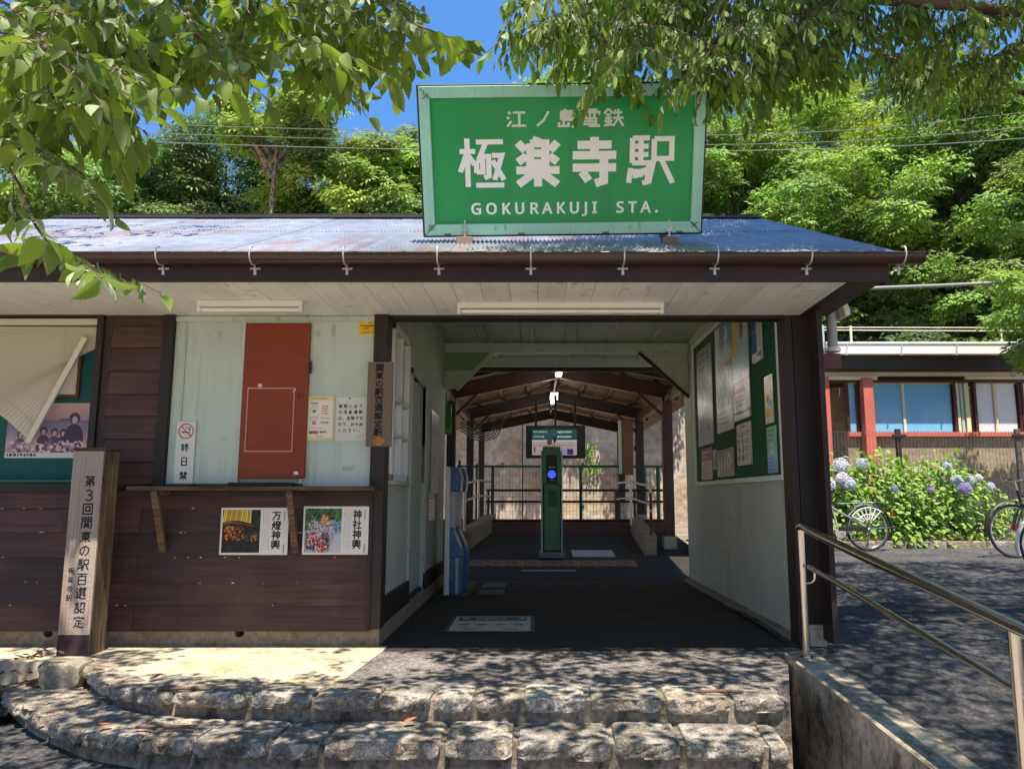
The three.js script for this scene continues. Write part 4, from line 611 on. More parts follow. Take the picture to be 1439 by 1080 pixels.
wallPoster('faded grey poster with small print on the inner end of the notice board', 2.62, 3.4, 1.7, 2.85, (c, W, H) => { fillv(c, 0, 0, W, H, [[0, '#8d8f92'], [0.4, '#a8a4a4'], [0.7, '#8f8a94'], [1, '#b6b2ba']]); speckle(c, 20, 120, W - 40, 200, 120, ['#77706f', '#a59a97', '#5f5c60'], 5, 18); scribble(c, 20, 20, 200, 3, 26, '#5d5c60', 12); }, 0.01);
wallPoster('dark red and white card below the faded grey poster on the notice board', 2.75, 3.3, 1.3, 1.66, (c, W, H) => { c.fillStyle = '#c3b8b2'; c.fillRect(0, 0, W, H); c.fillStyle = '#8c2f33'; c.fillRect(0, 0, W, H * 0.4); scribble(c, 20, 16, 210, 2, 24, '#d9c4c0', 12); scribble(c, 20, 86, 210, 5, 16, '#857b76', 7); }, 0.006);
wallPoster('grey photo print low in the middle of the notice board', 1.8, 2.5, 1.31, 1.6, (c, W, H) => { fillv(c, 0, 0, W, H, [[0, '#6e6f70'], [1, '#a09a94']]); speckle(c, 10, 20, W - 20, H - 30, 90, ['#c6beb4', '#55524f', '#8d8680'], 4, 12); for (let i = 0; i < 5; i++) { c.fillStyle = '#cfc8bf'; c.fillRect(18 + i * 48, 36, 12, 60); } }, 0.006);
wallPoster('small green leaflet between the grey photo print and the red card', 2.54, 2.72, 1.4, 1.62, (c, W, H) => { fillv(c, 0, 0, W, H, [[0, '#9aa6a0'], [0.5, '#4f8a72'], [1, '#5f9a96']]); scribble(c, 30, 30, 180, 5, 36, '#e2e6e2', 12); }, 0.004);
{ // stained papers by the passage door
  const o = thing('paper_notice', 'stained paper notices on the inner passage wall beyond the grey door', 'notice', [-1.193, 1.62, -3.2], null, Math.PI / 2);
  panel('sheet', 0.7, 0.95, 0.003, printMat(canvasTex(256, 348, (c, W, H) => { fillv(c, 0, 0, W, H, [[0, '#8f8a80'], [1, '#a6a79e']]); speckle(c, 0, 0, W, H, 80, ['#7a4a3a', '#9c9488', '#b7b3a8', '#6e6a60'], 3, 16); scribble(c, 30, 60, 190, 10, 22, '#5c574e', 9); }), 0.3), mat.cream, o, 0.006);
  const p = thing('paper_notice', 'small blue and white notice low on the inner passage wall', 'notice', [-1.193, 1.0, -3.0], null, Math.PI / 2);
  panel('sheet', 0.5, 0.34, 0.003, printMat(canvasTex(256, 174, (c, W, H) => { c.fillStyle = '#b9c0c6'; c.fillRect(0, 0, W, H); c.fillStyle = '#3f6ea3'; c.fillRect(0, 0, W, 50); scribble(c, 20, 64, 210, 5, 20, '#4f565e', 9); }), 0.3), mat.white, p, 0.004);
}
// ---------------------------------------------------------------- floor of the passage: mats and tactile paving
{
  const f = thing('floor_mat', 'blue bordered information mat with pictograms lying on the dark passage floor', 'floor mat', [-0.38, 0.004, -1.0]);
  mesh('rubber_sheet', box(-0.375, -0.004, -0.42, 0.375, 0.004, 0.42, 0.003), mat.black, f);
  const p = mesh('print', new THREE.PlaneGeometry(0.73, 0.82), printMat(canvasTex(512, 576, (c, W, H) => { c.fillStyle = '#3c5a78'; c.fillRect(0, 0, W, H); c.fillStyle = '#c6c4b4'; c.fillRect(18, 18, W - 36, H - 36); c.fillStyle = '#38597c'; c.fillRect(40, 40, W - 80, 150); c.fillStyle = '#c9d2da'; c.beginPath(); c.arc(80, 90, 24, 0, 7); c.arc(440, 90, 24, 0, 7); c.fill(); scribble(c, 150, 70, 220, 2, 46, '#cfd6da', 26); for (let i = 0; i < 4; i++) { c.fillStyle = ['#59616a', '#b04a3a', '#b04a3a', '#59616a'][i]; c.beginPath(); c.ellipse(90 + i * 110, 330, 34, 24, 0, 0, 7); c.fill(); scribble(c, 60 + i * 110, 380, 66, 3, 22, '#6e7276', 10); } c.fillStyle = '#4a5158'; c.fillRect(90, 480, 90, 26); c.fillRect(330, 480, 90, 26); }), 0.7), f); p.rotation.x = -Math.PI / 2; p.position.y = 0.0055;
  const m = (label, x0, x1, z0, z1, mt, y) => { const o = thing('floor_mat', label, 'floor mat', [(x0 + x1) / 2, y, (z0 + z1) / 2]); mesh('sheet', box(x0 - (x0 + x1) / 2, 0, z0 - (z0 + z1) / 2, x1 - (x0 + x1) / 2, 0.008, z1 - (z0 + z1) / 2, 0.002), mt, o); return o; };
  m('olive rubber mat under the blue card reader stands', -1.15, -0.76, -4.4, -2.9, M(0.1, 0.1, 0.045, 0.9), 0.001);
  m('faded blue sticker sheet on the floor before the card reader stands', -0.66, -0.36, -3.5, -3.05, M(0.1, 0.1, 0.15, 0.8), 0.001); m('second faded blue sticker sheet on the floor, further in beside the card reader stands', -0.66, -0.36, -4.2, -3.7, M(0.1, 0.1, 0.15, 0.8), 0.001);
  m('pale grey strip on the floor before the green card reader post', -0.2, 0.58, -5.4, -5.2, M(0.42, 0.4, 0.38, 0.8), fl(-5.3) - 0.004);
  const w = m('large pale printed sheet on the floor behind the green card reader post', 0.6, 1.28, -7.2, -6.5, M(0.45, 0.43, 0.47, 0.6), fl(-6.85) - 0.004); w.rotation.x = 0.08;
  const g = new THREE.Group(); g.name = 'tactile_paving'; scene.add(g); tag(g, null, null, null, 'structure');
  const tm = [M(0.7, 0.46, 0.33, 0.85, { map: rep(T.dirty, 2) }), M(0.62, 0.42, 0.3, 0.85, { map: rep(T.dirty, 2) })];
  for (let i = 0; i < 12; i++) {
    const x = -1.7 + i * 0.28, y = fl(-5.85), ribs = []; for (let k = 0; k < 4; k++) ribs.push(new THREE.CylinderGeometry(0.016, 0.02, 0.006, 8).scale(1, 1, 8).translate(-0.1 + k * 0.067, 0.016, 0));
    const o = mesh('tile', [uvm(new THREE.BoxGeometry(0.272, 0.024, 0.5)), ...ribs.map((r) => uvm(r))], tm[i % 2], g); o.position.set(x, y, -5.85); o.rotation.x = 0.08;
  }
}
// ---------------------------------------------------------------- card reader post, wrapped stands, hanging screen
{
  const t = thing('card_reader_post', 'green ticket card reader post with a black panel and a round blue touch light', 'card reader', [0.262, fl(-6.4), -6.4]);
  mesh('base', box(-0.2, 0, -0.2, 0.2, 0.1, 0.2, 0.02), M(0.2, 0.2, 0.2, 0.6), t);
  mesh('column', box(-0.14, 0.1, -0.13, 0.14, 1.74, 0.13, 0.03), mat.green, t);
  for (const s of [-1, 1]) mesh('edge_cover', box(s * 0.155 - 0.014, 0.1, -0.12, s * 0.155 + 0.014, 1.68, 0.135, 0.014), M(0.32, 0.42, 0.36, 0.35), t);
  const top = mesh('head', box(-0.14, 1.14, 0.1, 0.14, 1.74, 0.165, 0.015), mat.green, t);
  mesh('panel', box(-0.085, 1.16, 0.166, 0.085, 1.6, 0.176, 0.006), mat.black, top);
  mesh('touch_light', new THREE.CylinderGeometry(0.062, 0.062, 0.012, 28).rotateX(Math.PI / 2).translate(0, 1.3, 0.18), M(0.02, 0.05, 0.5, 0.3, { emissive: new THREE.Color(0.02, 0.06, 0.7), emissiveIntensity: 0.9 }), top);
  mesh('label_strip', box(-0.05, 1.405, 0.1765, 0.05, 1.415, 0.1785, 0), mat.white, top); mesh('label_strip', box(-0.045, 1.205, 0.1765, 0.045, 1.213, 0.1785, 0), mat.cream, top);
  mesh('lettering', box(-0.05, 0.8, 0.1405, 0.09, 1.06, 0.1425, 0), printMat(canvasTex(140, 260, (c, W, H) => { c.fillStyle = '#0c7038'; c.fillRect(0, 0, W, H); for (let i = 0; i < 3; i++) scribble(c, 30, 20 + i * 76, 80, 3, 20, '#b8cfc0', 12); })), t);
  mesh('small_sign', [rod([-0.03, 1.73, 0], [-0.03, 1.8, 0], 0.006), box(-0.07, 1.78, -0.006, 0.01, 1.86, 0.006)], M(0.5, 0.1, 0.08, 0.6), t); mesh('small_sign', [rod([0.05, 1.73, 0], [0.05, 1.86, 0], 0.006), box(0.03, 1.82, -0.006, 0.075, 1.92, 0.006)], mat.greenDark, t);
}
function wrapped(x, z, label, h) {
  const t = thing('card_reader_stand', label, 'card reader stand', [x, 0.003, z], null), blue = new THREE.MeshPhysicalMaterial({ color: new THREE.Color().setRGB(0.012, 0.1, 0.27), roughness: 0.25, clearcoat: 0.6, clearcoatRoughness: 0.3, bumpMap: rep(T.rough, 2.5), bumpScale: 0.02 }), grey = M(0.46, 0.47, 0.5, 0.4);
  const prof = (pts, d, z0, m, n) => { const g = new THREE.ExtrudeGeometry(new THREE.Shape(pts.map((p) => new THREE.Vector2(...p))), { depth: d, bevelEnabled: true, bevelSize: 0.012, bevelThickness: 0.012, bevelSegments: 2 }); return mesh(n, uvm(g.translate(0, 0, z0)), m, t); };
  prof([[0, 0], [0.035, 0], [0.035, h - 0.02], [0, h]], 0.28, -0.14, mat.plasticWhite, 'back_plate');
  prof([[0.05, 0.02], [0.185, 0.02], [0.19, 0.42], [0.16, 0.52], [0.06, 0.74], [0.05, 0.74]], 0.24, -0.12, blue, 'body');
  prof([[0.06, 0.76], [0.09, 0.74], [0.1, 1.16], [0.06, 1.16]], 0.16, -0.08, grey, 'neck'); prof([[0.055, 1.17], [0.15, 1.17], [0.16, h - 0.12], [0.13, h - 0.02], [0.05, h - 0.01]], 0.24, -0.12, blue, 'head');
  prof([[0.125, 0.03], [0.138, 0.03], [0.138, 0.4], [0.125, 0.4]], 0.02, 0.115, grey, 'edge_fold'); return t;
}
wrapped(-1.02, -3.1, 'blue and white ticket stand wrapped in plastic beside the passage door', 1.44); wrapped(-1.0, -3.55, 'second blue wrapped ticket stand, half hidden behind the white-edged one', 1.45);
{
  const t = thing('hanging_screen', 'flat departure screen in a black case hung from the platform roof', 'screen', [0.375, 2.1, -8.2]);
  mesh('case', box(-0.545, -0.3, -0.08, 0.545, 0.3, 0.06, 0.015), mat.black, t);
  const tx = canvasTex(512, 280, (c, W, H) => { c.fillStyle = '#b8a8a2'; c.fillRect(0, 0, W, H); c.fillStyle = '#1d4f55'; c.fillRect(0, 0, W, 116); scribble(c, 14, 18, 150, 1, 40, '#a9c6c4', 18); scribble(c, 290, 18, 200, 1, 40, '#d8e4e2', 22); scribble(c, 14, 70, 150, 1, 40, '#a9c6c4', 18); scribble(c, 290, 70, 200, 1, 40, '#d8e4e2', 22); c.fillStyle = '#d8d0cc'; c.fillRect(0, 116, W, 14); scribble(c, 10, 170, 480, 1, 30, '#7d5a5a', 10); c.fillStyle = '#a294b8'; c.fillRect(200, 200, 260, 70); c.fillStyle = '#2b2670'; c.fillRect(400, 214, 70, 60); c.fillStyle = '#4d5a66'; c.fillRect(20, 190, 20, 60); });
  const s = mesh('display', new THREE.PlaneGeometry(0.82, 0.47), new THREE.MeshStandardMaterial({ map: tx, roughness: 0.3, emissive: 0xffffff, emissiveMap: tx, emissiveIntensity: 0.22 }), t); s.position.set(-0.02, -0.01, 0.0615);
  for (const x of [-0.36, 0, 0.36]) mesh('hanger', rod([x, 0.29, 0], [x, 0.86 - Math.abs(x) * 0.2, 0], 0.022, 8), mat.black, t);
}
// ---------------------------------------------------------------- platform shelter: steel portal frames under a gable roof
{
  const t = thing('platform_shelter', 'brown steel platform shelter with a gable roof on portal frames behind the passage', 'shelter', [0, 0, 0]);
  const zs = [-5.6, -7.44, -11, -14.6], ax = 0.42, eL = -1.62, eR = 2.42, yE = 2.9, yA = 3.3;
  const zz = (z) => 0; 
  zs.forEach((z, i) => {
    const m = i === 1 ? mat.brownSteel : mat.darkwood, xl = -1.46 - (i > 1 ? -0.03 : 0), xr = 2.3;
    if (i) { mesh('column', box(xl - 0.075, 0, z - 0.075, xl + 0.075, yE, z + 0.075, 0.006, true), i === 1 ? mat.darkSteel : mat.blackwood, t); mesh('column', box(xr - 0.085, 0.15, z - 0.085, xr + 0.085, yE, z + 0.085, 0.006, true), i === 1 ? mat.brownSteel : mat.darkSteel, t); mesh('column_base', box(xr - 0.11, 0, z - 0.11, xr + 0.11, 0.2 + fl(z), z + 0.11, 0.01), mat.concrete, t); }
    for (const [a, b] of [[[eL, yE - 0.02, z], [ax, yA, z]], [[eR + 0.1, yE - 0.02, z], [ax, yA, z]]]) { mesh('rafter', bar(a, b, 0.012, 0.24), m, t); for (const o of [-0.125, 0.125]) mesh('rafter_flange', bar([a[0], a[1] + o, z], [b[0], b[1] + o, z], 0.12, 0.012), o < 0 ? M(0.2, 0.075, 0.055, 0.4) : m, t); }
  });
  for (const s of [0, 1]) for (let i = 0; i < 5; i++) { const k = i / 4, x0 = s ? eR + 0.25 : eL - 0.2, y0 = yE + 0.06; mesh('purlin', box(lerp(x0, ax, k) - 0.035, lerp(y0, yA + 0.13, k) + 0.02, -15, lerp(x0, ax, k) + 0.035, lerp(y0, yA + 0.13, k) + 0.1, -5.45, 0.004), mat.brownSteel, t); }
  for (const s of [0, 1]) for (let i = 0; i < 8; i++) { const z0 = -5.4 - i * 1.22; mesh('roof_panel', bar([s ? eR + 0.6 : eL - 0.55, yE + 0.03, z0 - 0.61], [ax, yA + 0.245, z0 - 0.61], 1.215, 0.03), mat.shelterRoof, t); }
  for (const x of [-1.46, 2.3]) mesh('eave_beam', box(x - 0.05, yE - 0.16, -15, x + 0.05, yE, -5.5, 0.004), mat.brownSteel, t);
  for (const s of [[-1.46, -0.95, 1], [2.3, 1.75, -1]]) for (const z of [zs[1], zs[2]]) mesh('knee_brace', bar([s[0], 2.45, z], [s[1], 2.86 + 0.1, z], 0.05, 0.05), mat.brownSteel, t);
  for (const z0 of [-7.44, -11]) for (const s of [0, 1]) mesh('cross_brace', rod([s ? 2.2 : -1.4, 2.95, z0], [ax, 3.36, z0 + 1.8], 0.012, 6), mat.darkSteel, t);
  mesh('ridge_conduit', box(ax - 0.06, 3.2, -12, ax - 0.02, 3.24, -5.6, 0.004), M(0.35, 0.3, 0.28, 0.5), t);
  for (const [z, label] of [[-6.2, 'lit fluorescent lamp at the ridge of the platform shelter, nearer the passage ceiling'], [-10.0, 'lit fluorescent lamp at the ridge of the platform shelter, just above the hanging screen']]) {
    const l = thing('ridge_lamp', label, 'lamp', [ax - 0.03, 3.2, z], 'lit lamps of the platform shelter');
    mesh('reflector', box(-0.085, -0.03, -0.6, 0.085, 0.0, 0.6, 0.008), mat.plasticWhite, l); mesh('tube', rod([0, -0.055, -0.57], [0, -0.055, 0.57], 0.016, 10), mat.lampOn, l); mesh('end_cap', box(-0.07, -0.17, 0.585, 0.07, -0.02, 0.61, 0.01), mat.lampOn, l); mesh('diffuser', box(-0.055, -0.12, -0.58, 0.055, -0.032, 0.584, 0.02), mat.lampOn, l);
    const p = new THREE.PointLight(new THREE.Color(1, 0.97, 0.9), 0.5); p.position.set(ax - 0.03, 2.96, z); p.shadow.radius = 6; p.castShadow = true; scene.add(p);
  }
  const c = thing('cable_bundle', 'sagging black cables looped between the columns of the platform shelter', 'cables', [-1.3, 2.3, -7.6]);
  for (let i = 0; i < 4; i++) mesh('cable', tube([[0.0, 0.1 - i * 0.05, 0.1], [0.22, 0.0 - i * 0.05, -0.8], [0.42 + i * 0.04, 0.06 - i * 0.03, -1.5], [0.52 + i * 0.05, 0.4, -2.0]], 0.014, 6, 20), mat.black, c);
  const g = thing('green_sign', 'small green hanging sign between the passage wall and the shelter column', 'sign', [-1.42, 2.3, -6.2]); mesh('board', box(-0.09, -0.22, -0.02, 0.09, 0.26, 0.02, 0.006), M(0.02, 0.2, 0.04, 0.4, { map: rep(T.paint, 2) }), g); mesh('hanger', rod([0, 0.25, 0], [0, 0.75, 0], 0.01, 6), mat.black, g); mesh('yellow_band', box(-0.086, -0.2, 0.0205, 0.086, -0.14, 0.023, 0), M(0.25, 0.3, 0.02, 0.5), g);
  const k = thing('timetable_case', 'narrow orange-brown timetable case on the dark shelter column', 'case', [2.03, 2.2, -10.9]); mesh('case', box(-0.11, -0.62, -0.06, 0.11, 0.58, 0.06, 0.01), M(0.16, 0.085, 0.045, 0.6), k); mesh('edge', box(-0.2, -0.6, -0.05, -0.135, 0.56, 0.05, 0.01), mat.greyfelt, k); mesh('bracket', box(0.13, -0.1, -0.03, 0.25, 0.0, 0.03), mat.black, k);
}
// ---------------------------------------------------------------- railings, fences and low walls behind the passage
{
  const w = thing('platform_wall', 'low brown wall across the end of the passage under the green mesh fence', 'wall', [0, 0, -9.5]); mesh('wall_body', box(-2.2, 0, -0.12, 2.75, 0.62, 0.0, 0.01), M(0.17, 0.08, 0.055, 0.8, { map: rep(T.paint, 0.7) }), w); mesh('coping', box(-2.2, 0.6205, -0.14, 2.75, 0.66, 0.02, 0.01), mat.darkwood, w);
  for (const [x, xa, label] of [[-1.2, -0.9, 'cream ramp kerb wall on the ticket stand side of the platform ramp'], [1.86, 1.98, 'cream ramp kerb wall ending in a square block beside the brown shelter column']]) { const z1 = x < 0 ? -7.3 : -6.66, k = thing('ramp_kerb', label, 'kerb wall', [0, 0, 0]); const g = new THREE.BoxGeometry(0.2, 0.42, 2.7, 1, 1, 6), p = g.attributes.position; for (let i = 0; i < p.count; i++) { const z = p.getZ(i) + (z1 - 1.35), f = (z1 - z) / 2.7; p.setXYZ(i, p.getX(i) + lerp(x, xa, f), (p.getY(i) > 0 ? 0.32 + fl(z) : 0), z); } g.computeVertexNormals(); mesh('kerb_body', uvm(g), M(0.5, 0.43, 0.33, 0.85, { map: rep(T.concrete, 0.8) }), k); }
  for (const [x, z, s, label] of [[-1.2, -7.3, 1, 'pale double handrail along the ramp on the ticket stand side'], [1.88, -6.7, -1, 'pale double handrail along the ramp beside the brown shelter column']]) {
    const r = thing('ramp_handrail', label, 'handrail', [x, fl(z) + 0.3, z], 'ramp handrails'); const m = M(0.62, 0.58, 0.55, 0.35, { metalness: 0.5 });
    for (const y of [0.78, 0.48]) mesh('rail', tube([[0, y - 0.1, 0.02], [0, y, -0.05], [0.03 * s, y + 0.06, -0.8], [0.12 * s, y + 0.12, -2.0], [0.3 * s, y + 0.1, -2.3]], 0.02, 8, 30), m, r);
    mesh('post', rod([0, 0, 0], [0, 0.72, 0.0], 0.024, 8), s > 0 ? m : mat.brownSteel, r); mesh('post', rod([0.1 * s, 0.1, -1.8], [0.1 * s, 0.88, -1.8], 0.022, 8), m, r);
  }
  const b = thing('pipe_barrier', 'black two-rail pipe barrier before the green mesh fence', 'barrier', [0, 0, -10.6]); for (const y of [1.24, 1.0]) mesh('rail', rod([-1.05, y, 0], [2.9, y, 0], 0.026, 8), mat.black, b); for (const x of [-1.0, 1.75, 2.12, 2.85]) mesh('post', rod([x, 0, 0], [x, 1.26, 0], x > 1.7 && x < 2 ? 0.06 : 0.028, 8), x > 1 ? mat.brownSteel : mat.black, b);
  const f = thing('mesh_fence', 'green wire mesh fence along the far side of the platform', 'fence', [0, 0, -11.4]); const wires = [];
  for (let x = -1.7; x < 3; x += 0.075) wires.push(new THREE.BoxGeometry(0.006, 1.18, 0.006).translate(x, 1.18, 0)); for (let y = 0.62; y < 1.75; y += 0.16) wires.push(new THREE.BoxGeometry(4.7, 0.006, 0.006).translate(0.65, y, 0.005));
  tag(mesh('wire_mesh', wires.map((g) => uvm(g)), mat.greenDark, f), null, null, null, 'stuff');
  mesh('top_rail', rod([-1.75, 1.78, 0], [3.0, 1.78, 0], 0.025, 8), mat.greenDark, f); for (const x of [-0.95, 1.02, 2.45, 2.75, 2.9]) mesh('post', box(x - 0.035, 0, -0.035, x + 0.035, 1.8, 0.035, 0.005), x === 2.45 ? mat.green : mat.greenDark, f);
  const pf = thing('picket_fence', 'black steel picket fence beside the shelter columns', 'fence', [0, 0, -7.0]); for (let i = 0; i < 10; i++) { const x = -2.15 + i * 0.105, z = i > 5 ? -(i - 5) * 0.75 : 0; mesh('picket', box(x - 0.022, 0.1, z - 0.015, x + 0.022, 1.78, z + 0.015, 0.004), mat.black, pf); } mesh('rail', bar([-2.2, 1.6, 0.02], [-1.55, 1.6, 0.02], 0.03, 0.04), mat.black, pf); mesh('rail', bar([-2.2, 0.3, 0.02], [-1.55, 0.3, 0.02], 0.03, 0.04), mat.black, pf);
}
{ // retaining wall across the tracks, with plants hanging over it
  const w = thing('retaining_wall', 'tall grey concrete retaining wall across the tracks, its foot in sunlight', 'retaining wall', [0, 0, -20]);
  const seg = (x0, x1, h) => { for (let x = x0; x < x1 - 0.1; x += 3.2) mesh('wall_panel', box(x, -0.3, -0.6, Math.min(x + 3.17, x1), h, rr(-0.012, 0.012), 0.02), mat.retain, w); };
  seg(-26, 7, 5.2); seg(7, 45, 3.4); mesh('wall_body', box(-26, -0.3, -0.9, 7, 5.1, -0.61, 0), mat.foundation, w); mesh('wall_body', box(7.01, -0.3, -0.9, 45, 3.3, -0.61, 0), mat.foundation, w); mesh('coping', box(-26, 5.2, -0.7, 7, 5.4, 0.08, 0.02), mat.foundation, w); for (let x = -20; x < 40; x += 2.7) for (const y of [0.8, 2.2]) mesh('drain_pipe', rod([x, y, -0.1], [x, y, 0.04], 0.04, 10), mat.black, w);
  tag(mesh('hillside', sheet(-80, 80, -75, -20.3, 60, 30, (x, z) => (x > 7 ? 3.1 : 5.0) + (-20.3 - Math.max(z, -33)) * 0.78 + 2 * fbm(x * 0.02 + 3, z * 0.02 + 5, 4096, 3, 4)), M(0.035, 0.04, 0.02, 1, { map: rep(T.soil, 0.2) })), null, null, null, 'structure');
}

// ---------------------------------------------------------------- beside the station: downpipe hood, waiting room, fence, railings
{
  const t = thing('pipe_hood', 'curved pale cement hood over a pipe beside the dark corner post', 'vent hood', [2.37, 2.52, -0.22]);
  const s = new THREE.Shape(); s.absarc(0, 0, 0.13, Math.PI * 0.55, -0.12, true); s.lineTo(0.095, -0.02); s.absarc(0, 0, 0.095, -0.12, Math.PI * 0.55, false);
  mesh('hood', uvm(new THREE.ExtrudeGeometry(s, { depth: 0.2, bevelEnabled: true, bevelSize: 0.006, bevelThickness: 0.006, bevelSegments: 1, curveSegments: 16 }).translate(0.0, 0.03, 0)), M(0.95, 0.85, 0.8, 0.9, { map: rep(T.paint, 2) }), t);
  mesh('pipe', rod([0.02, -0.24, 0.1], [0.02, 0.06, 0.1], 0.04, 14), M(0.42, 0.42, 0.42, 0.5), t); mesh('clamp', [rod([0.02, -0.27, 0.1], [0.02, -0.235, 0.1], 0.06, 14), box(-0.18, -0.27, 0.08, 0.0, -0.24, 0.12)], mat.white, t); mesh('junction_box', box(-0.18, -0.42, 0.04, 0.06, -0.29, 0.16, 0.01), M(0.13, 0.03, 0.03, 0.5), t); mesh('downpipe', rod([-0.145, -2.35, 0.1], [-0.145, -0.4, 0.1], 0.035, 12), mat.darkwood, t);
}
const hx = (px) => (px - 752) * 0.015686, hy = (py) => 1.1 + (698 - py) * 0.01562;   // metres on the front of the waiting room
{
  const t = thing('waiting_room', 'low waiting room with blue windows, salmon posts and white gutter beyond the mesh fence', 'building', [0, 0, -11]);
  const B = (n, x0, y0, x1, y1, z0, z1, m, r = 0.006, v = false) => mesh(n, box(hx(x0), hy(y1), z0, hx(x1), hy(y0), z1, r, v), m, t);
  B('gutter', 1155, 487, 1700, 502, 0.42, 0.54, mat.white, 0.02); B('gutter_lip', 1155, 484.5, 1700, 487.5, 0.41, 0.56, mat.plasticWhite, 0.004); for (let x = 1182; x < 1700; x += 76) mesh('gutter_bracket', bar([hx(x), hy(504), 0.56], [hx(x) + 0.04, hy(486), 0.56], 0.03, 0.02), mat.galv, t);
  for (let x = 1157; x < 1700; x += 23) mesh('roof_sheet', uvm(new THREE.BoxGeometry(0.35, 0.03, 3.4)).rotateX(0.08).translate(hx(x) + 0.18, hy(490) + rr(-0.006, 0.006), -1.2), pick([mat.galv, M(0.7, 0.7, 0.7, 0.5, { metalness: 0.2 })]), t);
  B('fascia', 1158, 502, 1700, 521, 0.26, 0.4, mat.darkSteel); B('eave_board', 1158, 519, 1700, 522, -2.3, 0.25, mat.darkwood); B('lintel', 1155, 522.5, 1700, 528, 0.0, 0.12, mat.cream); B('lintel', 1155, 528.3, 1235, 534, 0.02, 0.15, mat.ivory); B('lintel', 1362, 528.3, 1700, 533, 0.0, 0.1, mat.ivory); B('beam', 1155, 534, 1700, 537, -0.02, 0.1, mat.brownSteel);
  B('rear_wall', 1195, 522, 1700, 690, -2.5, -2.4, mat.retain); B('base_wall', 1192, 614, 1700, 700, -0.14, -0.02, M(0.55, 0.48, 0.42, 0.9, { map: rep(T.concrete, 0.5) })); B('sill', 1192, 608, 1700, 614, -0.1, 0.08, mat.salmon);
  B('post', 1147, 530, 1164, 700, 0.0, 0.25, mat.salmon, 0.01, true); B('post', 1211, 532, 1225, 700, 0.06, 0.26, mat.salmon, 0.01, true);
  const blue = new THREE.MeshPhysicalMaterial({ color: new THREE.Color().setRGB(0.16, 0.45, 0.72), roughness: 0.25, clearcoat: 0.4 }), grey = new THREE.MeshPhysicalMaterial({ color: new THREE.Color().setRGB(0.62, 0.65, 0.72), roughness: 0.2, clearcoat: 0.5 });
  const win = (x0, x1, mull, m) => { const w = new THREE.Group(); w.name = 'window'; t.add(w); const P = (n, a, b, c, d, z0, z1, mm) => mesh(n, box(hx(a), hy(d), z0, hx(c), hy(b), z1, 0.005, true), mm, w); let a = x0; for (const q of [...mull, x1]) { P('pane', a, 538, q - 2, 607, -0.06, -0.04, m); if (q < x1) P('mullion', q - 2, 537, q + 2, 608, -0.07, 0.0, mat.cream); a = q + 2; } P('frame', x0 - 4, 537, x0, 608, -0.08, 0.03, mat.brownSteel); P('frame', x1, 537, x1 + 3, 608, -0.08, 0.03, mat.brownSteel); P('frame', x0, 537, x1, 538.2, -0.07, 0.01, mat.cream); };
  win(1196, 1208, [], blue); win(1226, 1344, [1274], blue); win(1377, 1436, [1404], grey); win(1444, 1580, [1500], grey);
  B('window_post', 1349, 537, 1353, 608, -0.06, 0.01, mat.cream, 0.004, true); B('window_post', 1355, 537, 1359, 608, -0.06, -0.01, M(0.4, 0.5, 0.45, 0.5), 0.004, true); B('window_post', 1361, 537, 1367, 608, -0.06, 0.01, M(0.62, 0.64, 0.42, 0.5), 0.004, true);
  const r = thing('roof_rail', 'thin pale two-wire rail with a short post along the waiting room roof', 'rail', [0, 0, -12.2]); const q = (px, py) => [(px - 752) * 0.0168, 1.1 + (698 - py) * 0.01665, 0];
  for (const [a, b] of [[455, 456], [459, 462], [479, 479.5]]) mesh('wire', rod(q(1165, a), q(1700, b), 0.012, 6), mat.cream, r); for (const x of [1205, 1420, 1600]) mesh('post', rod(q(x, 479), q(x, 453), 0.03, 6), mat.cream, r); for (const x of [1165, 1700]) mesh('end_post', rod(q(x, 492), q(x, 452), 0.03, 6), mat.galv, r);
  const g = thing('low_railing', 'low pale railing with upright bars before the waiting room', 'railing', [0, 0.2, -10]); for (const y of [1.45, 0.9]) mesh('rail', box(5.6, y - 0.03, -0.03, 7.95, y + 0.03, 0.03), mat.cream, g); for (let i = 0; i < 10; i++) mesh('bar', box(5.62 + i * 0.25, 0, -0.015, 5.65 + i * 0.25, 1.43, 0.015), mat.cream, g); mesh('end_post', box(7.9, 0, -0.07, 8.0, 1.55, 0.07), mat.cream, g);
  const h = thing('pipe_loop', 'bent brown pipe railing standing at the end of the hydrangea bed', 'railing', [0, 0.2, -9.2]); mesh('pipe', tube([[7.9, 1.38, 0], [8.5, 1.4, 0], [8.72, 1.33, 0], [8.76, 1.1, 0], [8.8, 0.0, 0]], 0.035, 8, 30), M(0.1, 0.06, 0.045, 0.5), h); mesh('pipe', rod([7.9, 0.95, 0], [8.77, 0.95, 0], 0.02, 6), M(0.1, 0.06, 0.045, 0.5), h); mesh('foot_post', rod([7.9, 0, 0], [7.9, 1.4, 0], 0.03, 8), M(0.1, 0.06, 0.045, 0.5), h);
}
